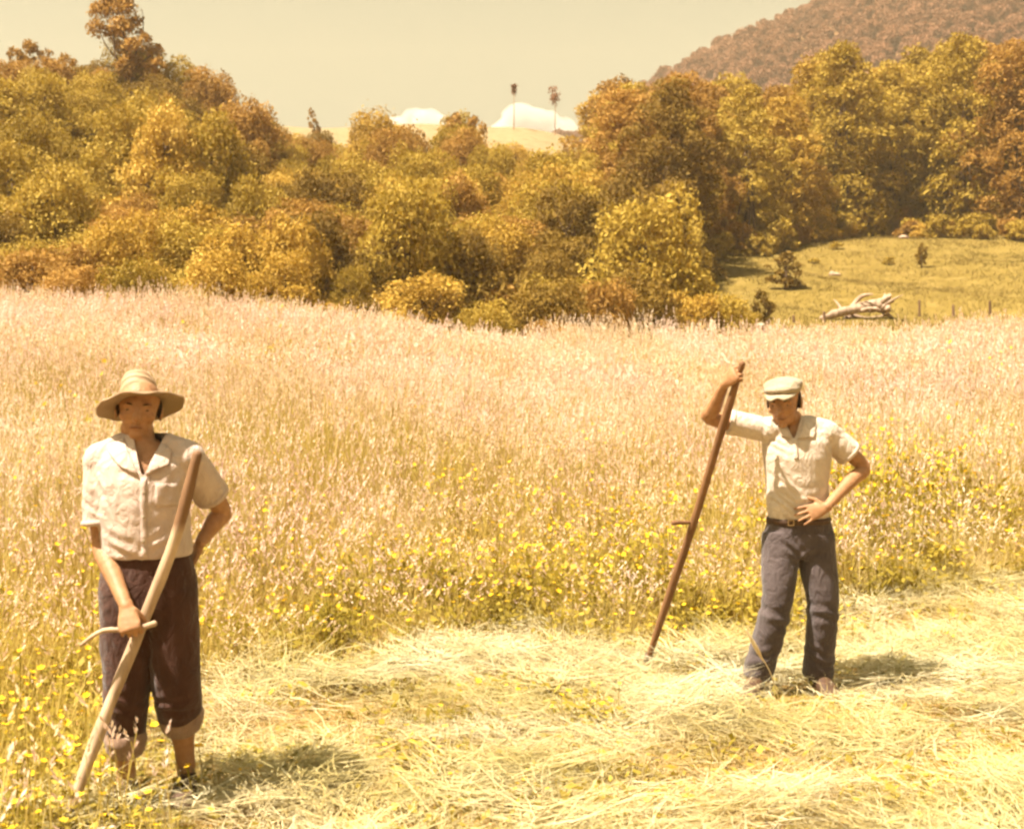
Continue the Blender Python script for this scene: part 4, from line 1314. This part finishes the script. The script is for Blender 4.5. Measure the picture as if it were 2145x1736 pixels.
# ------------------------------------------------------------------ scythes
def scythe(name, pts, radii, mat, grip_at, grip_dir, grip_len, grip_r, blade_dir, label, blade_len=.72, grip2=None):
    root = bpy.data.objects.new(name, None); COL.objects.link(root)
    root.location = pts[-1]
    root['label'] = label; root['category'] = 'scythe'
    o = root.location
    mb = MB(); mb.tube([V3(p) - o for p in pts], radii, 14, sub=6)
    me = mb.mesh('snath', [mat]); co = get_co(me); no = get_no(me)
    co = co + no * (.003 * wave_noise(co, 20, 3, 3))[:, None]; set_co(me, co)
    link('snath', me, root)
    for gp, gd, gl, gr_ in [(grip_at, grip_dir, grip_len, grip_r)] + ([grip2] if grip2 else []):
        mb = MB(); gp = V3(gp) - o; gd = V3(gd).normalized()
        a, b = gp - gd * gl[0], gp + gd * gl[1]
        mb.tube([a, a.lerp(b, .3) + V3((0, 0, gl[2])), a.lerp(b, .7), b], [gr_ * .6, gr_ * .8, gr_, gr_ * 1.1], 10, sub=4)
        mb.build('grip', mat, root)
    # iron ring that clamps the blade to the shaft
    q0, q1 = V3(pts[-1]) - o, V3(pts[-2]) - o
    ax_ = (q1 - q0).normalized()
    mb = MB(); mb.tube([q0 + ax_ * .05, q0 + ax_ * .10], [radii[-1] * 1.35, radii[-1] * 1.4], 14, sub=2, round_ends=False); mb.build('ring', m_steel, root)
    # curved blade
    bd = V3(blade_dir); bd.z = 0; bd.normalize(); nr = V3((-bd.y, bd.x, 0))
    top, bot = [], []
    for i in range(15):
        q = i / 14
        c = V3((0, 0, .01)) + bd * blade_len * q + nr * (.10 * math.sin(q * 2.2))
        wd = .045 * (1 - q ** 3) + .002
        top += [c + nr * wd * .0 + V3((0, 0, .012)), c - nr * wd * 1.2]
    f = [(2 * i, 2 * i + 1, 2 * i + 3, 2 * i + 2) for i in range(14)]
    bl = link('blade', mesh_from('blade', top, f, [m_steel], None, True), root)
    sm = bl.modifiers.new('thick', 'SOLIDIFY'); sm.thickness = .003
    return root

def W1(u, v, dy):
    return P(u, v, G1[1] + dy)
S1 = 1.024
man1.scale = (S1,) * 3
man2.scale = (S2,) * 3
gripc, gaxis = gr1[0][0] * S1 + V3(G1), gr1[0][1]
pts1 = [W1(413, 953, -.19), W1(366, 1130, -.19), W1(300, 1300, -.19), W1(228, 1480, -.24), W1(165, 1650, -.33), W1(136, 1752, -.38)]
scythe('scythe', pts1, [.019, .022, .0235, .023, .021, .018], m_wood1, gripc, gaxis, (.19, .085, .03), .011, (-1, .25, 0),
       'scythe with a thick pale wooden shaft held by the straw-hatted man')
pm_ = pole_bot.lerp(pole_top, .5) + V3((.012, 0, 0))
scythe('scythe', [pole_top, pole_bot.lerp(pole_top, .75) + V3((.004, 0, 0)), pm_, pole_bot.lerp(pole_top, .25) + V3((.006, 0, 0)), pole_bot], [.018, .020, .022, .021, .017], m_wood2,
       pole_bot.lerp(pole_top, .505) + V3((.0, 0, 0)), (-1, -.12, -.02), (.01, .10, .0), .012, (.4, 1, 0), 'scythe with a slim brown shaft and short peg propped by the man in the cap')

# ------------------------------------------------------------------ single trees on the skyline and the pasture
def y_where(u, v, y0, y1):
    """distance at which bare ground in that direction stands at picture height v (first hit)"""
    for y in np.arange(y0, y1, .25):
        x = ux(u, y)
        if HOR - (float(ground_z(x, y)) - EYE) * F / y <= v:
            return float(y)
    return y1

# tall open tree at the left of the skyline
yT = 86.0
k_ = F / yT
bx, bz = ux(272, yT), float(ground_z(ux(272, yT), yT))
def tl(u, v):
    return ((u - 272) / k_, 0, EYE + (HOR - v) / k_ - bz)
lob = []
for u, v, r in ((205, 22, 26), (236, 4, 28), (264, 18, 24), (203, 62, 20), (232, 68, 22), (262, 62, 27), (286, 46, 14), (296, 72, 10), (252, 98, 18), (286, 104, 20), (318, 108, 22),
                (308, 88, 14), (332, 140, 18), (280, 138, 26), (262, 150, 22), (214, -26, 26), (250, -34, 26), (285, -10, 14), (322, 165, 20)):
    c = tl(u, v)
    lob.append(((c[0], rng.uniform(-1.0, 1.0), c[2]), (r / k_ * 1.02, r / k_, r / k_ * .95)))
tt = bpy.data.objects.new('tall_tree', None); COL.objects.link(tt)
tt.location = (bx, yT, bz)
tt['label'] = 'tall open russet tree with bare limbs rising above the skyline at the left'; tt['category'] = 'tree'
link('crown', crown('crown', lob, 9500, .10, m_rust, 501, shell=(.25, 1.1)), tt)
mb = MB()
mb.tube([(0, 0, -.5), tl(272, 140), tl(262, 80), tl(248, 20), tl(240, -20)], [.20, .15, .11, .07, .03], 7, sub=3)
mb.tube([tl(268, 170), tl(243, 120), tl(238, 80), tl(232, 50)], [.10, .07, .06, .03], 6, sub=3)
mb.tube([tl(245, 125), tl(222, 95), tl(207, 62)], [.05, .04, .02], 6, sub=3)
mb.tube([tl(270, 140), tl(290, 100), tl(300, 70), tl(298, 20)], [.08, .06, .04, .02], 6, sub=3)
mb.tube([tl(272, 150), tl(305, 125), tl(325, 110)], [.08, .05, .02], 6, sub=3)
mb.build('trunk', m_bark, tt)

# lone leaning tree on the grass ridge
yl = y_where(668, 302, 60, 150)
lt = add_tree('lone_tree', 'spire_dark', ux(668, yl), yl, .62, 'lone dark narrow tree leaning left on the grassy ridge', var=0, sz=(75 / F * yl) / 5.5 / .62)
lt.rotation_euler = (0, R(-14), .4)
lt.scale = (.5, .5, (78 / F * yl) / 5.5)

# far trees on the ridge line, seen against the cloud
for u, v0, v1, wd, key, lab in ((1076, 176, 202, 22, 'spire_rust', 'small far tree with a bare trunk standing against the right cloud'),
                                (1162, 172, 228, 38, 'spire_rust', 'faint reddish far tree beside the taller wood at the right cloud')):
    y_ = 150.0
    x_ = ux(u, y_); z_ = float(ground_z(x_, y_)); kk = F / y_
    o = bpy.data.objects.new('far_tree', None); COL.objects.link(o); o.location = (x_, y_, z_)
    o['label'] = lab; o['category'] = 'tree'
    zc = EYE + (HOR - (v0 + v1) / 2) / kk - z_; hh = (v1 - v0) / kk / 2; ww = wd / kk / 2
    g_ = np.random.default_rng(int(u))
    lb = [((g_.uniform(-.5, .5) * ww, g_.uniform(-.5, .5) * ww, zc + g_.uniform(-.6, .6) * hh), (ww * .5, ww * .5, hh * .45)) for _ in range(7)]
    link('crown', crown('crown', lb, 260 if wd < 30 else 420, .12, m_pink, int(u), shell=(.2, 1.1)), o)
    mb = MB(); mb.tube([(0, 0, -.4), (.05, 0, zc * .5), (0, 0, zc + hh * .3)], [.09, .06, .03], 6, sub=3); mb.build('trunk', m_glarebark, o)

# spindly saplings that break the skyline
sap = [(27, 92, 'leftmost'), (62, 78, 'second from the left'), (96, 98, 'third from the left'), (134, 108, 'fourth from the left'), (412, 188, 'fifth from the left'), (458, 205, 'sixth from the left'), (478, 212, 'seventh from the left'), (562, 240, 'eighth from the left'), (951, 232, 'second from the right'), (990, 236, 'rightmost')]
for u, v, w_ in sap:
    y_ = 93.0
    x_ = ux(u, y_); gz = float(ground_z(x_, y_))
    h_ = EYE + (HOR - v) / F * y_ - gz
    s_ = h_ / 3.0
    o = add_tree('sapling', 'spire_rust', x_, y_, s_, 'thin sapling breaking the bush skyline, %s' % w_, 'saplings on the skyline', sz=1.0)
    o.scale = (s_ * .6, s_ * .6, s_)

# shrubs beside the fence and on the pasture
for u, v, y_, key, s_, lab in ((1436, 592, 44, 'shrub_gold', .86, 'golden green round shrub just behind the pale fence posts'),
                          (1512, 598, 45, 'shrub_olive', .82, 'olive round shrub right of the golden one behind the fence'),
                          (1560, 640, 46.5, 'shrub_olive', .42, 'small low olive shrub at the right end of the fence clump'),
                          (1592, 606, 49, 'treelet', .8, 'dark little spire shrub where the pasture meets the fence')):
    x_ = ux(u, y_); h_ = EYE + (HOR - v) / F * y_ - float(ground_z(x_, y_))
    o = add_tree('fence_shrub', key, x_, y_, s_, lab, sz=1.0, cat='shrub')
    hh = 4.2 if key.startswith('shrub') else 2.2
    o.scale = (s_ * .8, s_ * .8, h_ / hh)
for u, v0, v1, key, wd, nm, lab, var in ((1645, 526, 606, 'treelet', 1.05, 'pasture_tree', 'small dark tree alone on the pasture with its shadow beside it', 1),
                            (1931, 508, 562, 'treelet', .45, 'pasture_sapling', 'thin dark sapling on the pasture below the big trees', 0),
                            (1862, 536, 556, 'bushlet', .62, 'pasture_shrub', 'low shrub on the pasture left of the thin sapling', 0),
                            (1752, 502, 522, 'bushlet', .8, 'pasture_shrub', 'low shrub high on the pasture near the wood', 1),
                            (1705, 538, 552, 'bushlet', .6, 'pasture_shrub', 'low shrub at the upper left of the pasture', 2)):
    y_ = y_where(u, v1, 44, 95); x_ = ux(u, y_)
    h_ = (v1 - v0) / F * y_
    o = add_tree(nm, key, x_, y_, wd, lab, var=var, sz=1.0, cat='tree' if 'shrub' not in nm else 'shrub')
    o.scale = (wd, wd, h_ / (1.0 if key == 'bushlet' else 2.2))

# ------------------------------------------------------------------ fence posts, fallen log, stones
m_paleposts = wood_mat('weathered_pale_post', (.42, .30, .20), (.66, .52, .38))
m_darkposts = wood_mat('dark_post', (.10, .055, .03), (.18, .10, .055))
ordn = ['first', 'second', 'third', 'fourth', 'fifth', 'sixth']
def post(u, v_top, y, mat, label, group, r):
    x = ux(u, y); z = float(ground_z(x, y)); h = EYE + (HOR - v_top) / F * y - z
    mb = MB()
    ln = V3((rng.normal(0, .03), rng.normal(0, .03), 0)) * h
    mb.loft([(V3((0, 0, -.3)), V3((r, 0, 0)), V3((0, r * .8, 0))), (ln * .5 + V3((0, 0, h * .5)), V3((r * .95, 0, 0)), V3((0, r * .8, 0))), (ln + V3((0, 0, h - .03)), V3((r * .9, 0, 0)), V3((0, r * .75, 0))), (ln + V3((.01, 0, h)), V3((r * .6, 0, 0)), V3((0, r * .5, 0)))], 9, power=.7)
    o = mb.build('fence_post', mat, None, smooth=False, label=label, category='fence post', group=group)
    o.location = (x, y, z)
    o.rotation_euler = (0, 0, rng.uniform(0, 3))
for k, (u, v) in enumerate(((1333, 676), (1362, 682), (1401, 684), (1451, 676), (1491, 670), (1503, 678))):
    post(u, v, 35.6, m_paleposts, 'pale weathered fence post at the meadow edge, %s from the left' % ordn[k], 'pale posts before the shrubs', .06)
for k, (u, v, vb) in enumerate(((1663, 660, 676), (1727, 652, 676), (1926, 628, 664), (1997, 638, 664), (2074, 630, 662))):
    y_ = y_where(u, vb, 42, 90)
    post(u, v, y_, m_darkposts, 'thin dark fence post at the foot of the pasture, %s from the left' % ordn[k], 'dark posts along the pasture', .06)

yl = y_where(1795, 668, 44, 90)
lx, lz = ux(1795, yl), float(ground_z(ux(1795, yl), yl))
kk = F / yl
def ll(u, v, dy=0.):
    return V3(((u - 1795) / kk, dy, EYE + (HOR - v) / kk - lz))
m_drift = wood_mat('weathered_log', (.20, .13, .085), (.42, .30, .21))
lg = bpy.data.objects.new('fallen_log', None); COL.objects.link(lg); lg.location = (lx, yl, lz)
lg.scale = (1.2, 1.2, 1.35)
lg['label'] = 'bleached fallen tree trunk with a torn root mass lying on the pasture'; lg['category'] = 'log'
mb = MB(); mb.tube([ll(1726, 668, -.5), ll(1752, 661, -.3), ll(1782, 655, -.1), ll(1812, 649, .1), ll(1840, 646, .2)], [.07, .12, .15, .17, .22], 12, sub=4)
me = remesh(mb, .03, 1, 'trunk', [m_drift]); drape(me, .035, 7, 8); link('trunk', me, lg)
mb = MB(); mb.tube([ll(1766, 672, -.2), ll(1790, 664, .3), ll(1822, 668, .5), ll(1862, 660, .9)], [.06, .09, .08, .04], 9, sub=4); mb.build('limb', m_drift, lg)
mb = MB(); mb.tube([ll(1782, 655, -.1), ll(1796, 640, .1), ll(1806, 632, 0), ll(1820, 630, -.2)], [.10, .08, .06, .02], 9, sub=4); mb.build('limb', m_drift, lg)
for k in range(5):
    c0 = ll(1770 + 16 * k, 655, rng.uniform(-.2, .3)); dr = V3((rng.uniform(-.8, .8), rng.uniform(-.6, .6), rng.uniform(-.1, .5)))
    mb = MB(); mb.tube([c0, c0 + dr * .4 + V3((0, 0, .06)), c0 + dr * rng.uniform(.7, 1.1)], [.07, .045, .012], 7, sub=3); mb.build('limb', m_drift, lg)
for k in range(15):
    an = 2 * math.pi * k / 15 + rng.uniform(-.2, .2); rr = rng.uniform(.22, .5)
    c0 = ll(1838, 647, .2); c1 = c0 + V3((rng.uniform(.05, .25), math.cos(an) * rr * .6, math.sin(an) * rr * .55)); c2 = c0 + V3((rng.uniform(.0, .5), math.cos(an) * rr, math.sin(an) * rr * .95))
    mb = MB(); mb.tube([c0, c1, c2], [.15, .10, .03], 7, sub=3); mb.build('root', m_drift, lg)
for u, v, s_, lab in ((1747, 578, .2, 'pale stone on the pasture right of the small dark tree'), (1892, 500, .2, 'pale stone under the big trees at the top of the pasture')):
    y_ = y_where(u, v, 44, 95); x_ = ux(u, y_)
    mb = MB(); mb.ellipsoid((0, 0, s_ * .25), [(s_ * 1.5, 0, 0), (0, s_, 0), (0, 0, s_ * .7)], 14, 9)
    me = mb.mesh('stone', [m_drift]); co = get_co(me); no = get_no(me)
    set_co(me, co + no * (s_ * .4 * wave_noise(co, 5 / s_ * .5, int(u), 2))[:, None])
    o = link('stone', me, None, label=lab, category='stone'); o.location = (x_, y_, float(ground_z(x_, y_)))

# ------------------------------------------------------------------ a third man, beyond the crest: only his capped head shows
x3, y3 = 0, 0
for y3 in np.arange(33.0, 39.0, .1):
    x3 = ux(1593, y3); g3 = float(ground_z(x3, y3))
    if HOR - (g3 + 1.70 - EYE) * F / y3 > 671:
        break
man3 = person('person', (x3, y3, g3), R(20), 'far man in a white cap, only his head showing above the meadow crest')
J3 = dict(J2); J3.update(shR=(-.16, 0, 1.34), elR=(-.20, .02, 1.06), wrR=(-.16, -.12, .86), elL=(.24, .02, 1.06), wrL=(.20, -.12, .86), knR=(-.07, -.02, .45), anR=(-.08, .02, .085), toR=(-.1, -.16, .03))
rot3 = Euler((R(12), 0, R(-20))).to_matrix()
me, pt3, _ = body(J3, rot3, V3((-.03, -.10, 1.40)), [((J3['wrR'], V3((.1, -.2, -.95)), V3((.9, .1, .1)), True), dict()), ((J3['wrL'], V3((-.1, -.2, -.95)), V3((-.9, .1, .1)), False), dict())], voxel=.009)
link('body', me, man3)
flat_cap(man3, pt3, rot3, 1.12, m_cap)
mb = MB()
mb.loft([(c, V3((rx + .022, 0, 0)), V3((0, ry + .022, 0))) for c, rx, ry in J3['torso'][1:-1]], 24)
sleeve(mb, J3['shR'], J3['elR'], .7, .066, .066); sleeve(mb, J3['shL'], J3['elL'], .7, .066, .066)
link('shirt', remesh(mb, .01, 2, 'shirt', [m_polo]), man3)
mb = MB()
mb.loft([(V3((.035, 0, .70)), V3((.15, 0, 0)), V3((0, .11, 0))), (V3((.037, .008, .8)), V3((.18, 0, 0)), V3((0, .125, 0))), (V3((.032, 0, .93)), V3((.165, 0, 0)), V3((0, .115, 0)))], 24)
leg(mb, J3['hipR'], J3['knR'], J3['anR'], 1.0, [.105, .096, .080, .075]); leg(mb, J3['hipL'], J3['knL'], J3['anL'], 1.0, [.105, .096, .080, .075])
link('trousers', remesh(mb, .011, 2, 'trousers', [m_trou2]), man3)

# ------------------------------------------------------------------ one plump seed stalk in front of the right man's leg
m_stalk = wood_mat('dry_stalk', (.55, .40, .22), (.78, .64, .42))
b0, b1 = P(1632, 1445, 6.62), P(1563, 1318, 6.55)
sk = bpy.data.objects.new('grass_stalk', None); COL.objects.link(sk); sk.location = b0
sk['label'] = 'single pale grass stalk with a plump seed head before the capped man\'s leg'; sk['category'] = 'grass stalk'
d = b1 - b0
mb = MB(); mb.tube([(0, 0, -.05), d * .3 + V3((.004, 0, 0)), d * .62], [.0032, .003, .0025], 6, sub=3); mb.build('stem', m_stalk, sk)
mb = MB(); mb.tube([d * .5, d * .66, d * .84, d * 1.0], [.004, .011, .009, .003], 10, sub=4)
me = mb.mesh('seed_head', [m_stalk]); co = get_co(me); no = get_no(me); set_co(me, co + no * (.002 * wave_noise(co, 260, 4, 1))[:, None]); link('seed_head', me, sk)

# ------------------------------------------------------------------ clouds behind the ridge
m_cloud, t = mat_new('cloud_vapour')
pv = nd(t, 'ShaderNodeVolumePrincipled'); pv.inputs['Color'].default_value = (1, 1, .97, 1); pv.inputs['Density'].default_value = .05
ov = nd(t, 'ShaderNodeOutputMaterial'); t.links.new(pv.outputs[0], ov.inputs['Volume'])
def cloud(u0, u1, vt, vb, lab, seed):
    gq = np.random.default_rng(seed); Y = 1700.0; kq = F / Y
    mb = MB(); W_ = (u1 - u0) / kq; H_ = (vb - vt) / kq
    for i in range(26):
        q = gq.uniform(0, 1); env = math.sin(math.pi * (.08 + .84 * q)) ** .7
        r = H_ * gq.uniform(.22, .42)
        mb.ellipsoid(((q - .5) * W_ * .9, gq.uniform(-.3, .3) * W_, H_ * env * gq.uniform(.05, .68)), [(r * 1.3, 0, 0), (0, r * 1.3, 0), (0, 0, r)], 14, 10)
    mb.ellipsoid((0, 0, -H_ * .1), [(W_ * .46, 0, 0), (0, W_ * .3, 0), (0, 0, H_ * .35)], 20, 12)
    me = remesh(mb, H_ * .05, 4, 'cloud', [m_cloud]); drape(me, H_ * .05, 9 / H_, seed, (1, 1, 1))
    o = link('cloud', me, None, label=lab, category='cloud', group='clouds over the ridge')
    p = P((u0 + u1) / 2, vb, Y); o.location = p
cloud(808, 948, 221, 290, 'small white cloud above the ridge, left one of two', 3)
cloud(1036, 1190, 214, 290, 'larger white cloud at the wood\'s edge, right one of two', 8)

# ------------------------------------------------------------------ warm summer haze
bm = bmesh.new(); bmesh.ops.create_cube(bm, size=1.0)
me = bpy.data.meshes.new('haze'); bm.to_mesh(me); bm.free()
m_haze = bpy.data.materials.new('haze'); m_haze.use_nodes = True; t = m_haze.node_tree; t.nodes.clear()
pv = nd(t, 'ShaderNodeVolumePrincipled'); pv.inputs['Color'].default_value = (1.0, .80, .55, 1); pv.inputs['Density'].default_value = .00045; pv.inputs['Anisotropy'].default_value = .0
ov = nd(t, 'ShaderNodeOutputMaterial'); t.links.new(pv.outputs[0], ov.inputs['Volume'])
me.materials.append(m_haze)
hz = link('haze', me, None, kind='stuff', label='warm summer haze over the valley', category='haze')
hz.scale = (1900, 1900, 240); hz.location = (0, 0, 105)
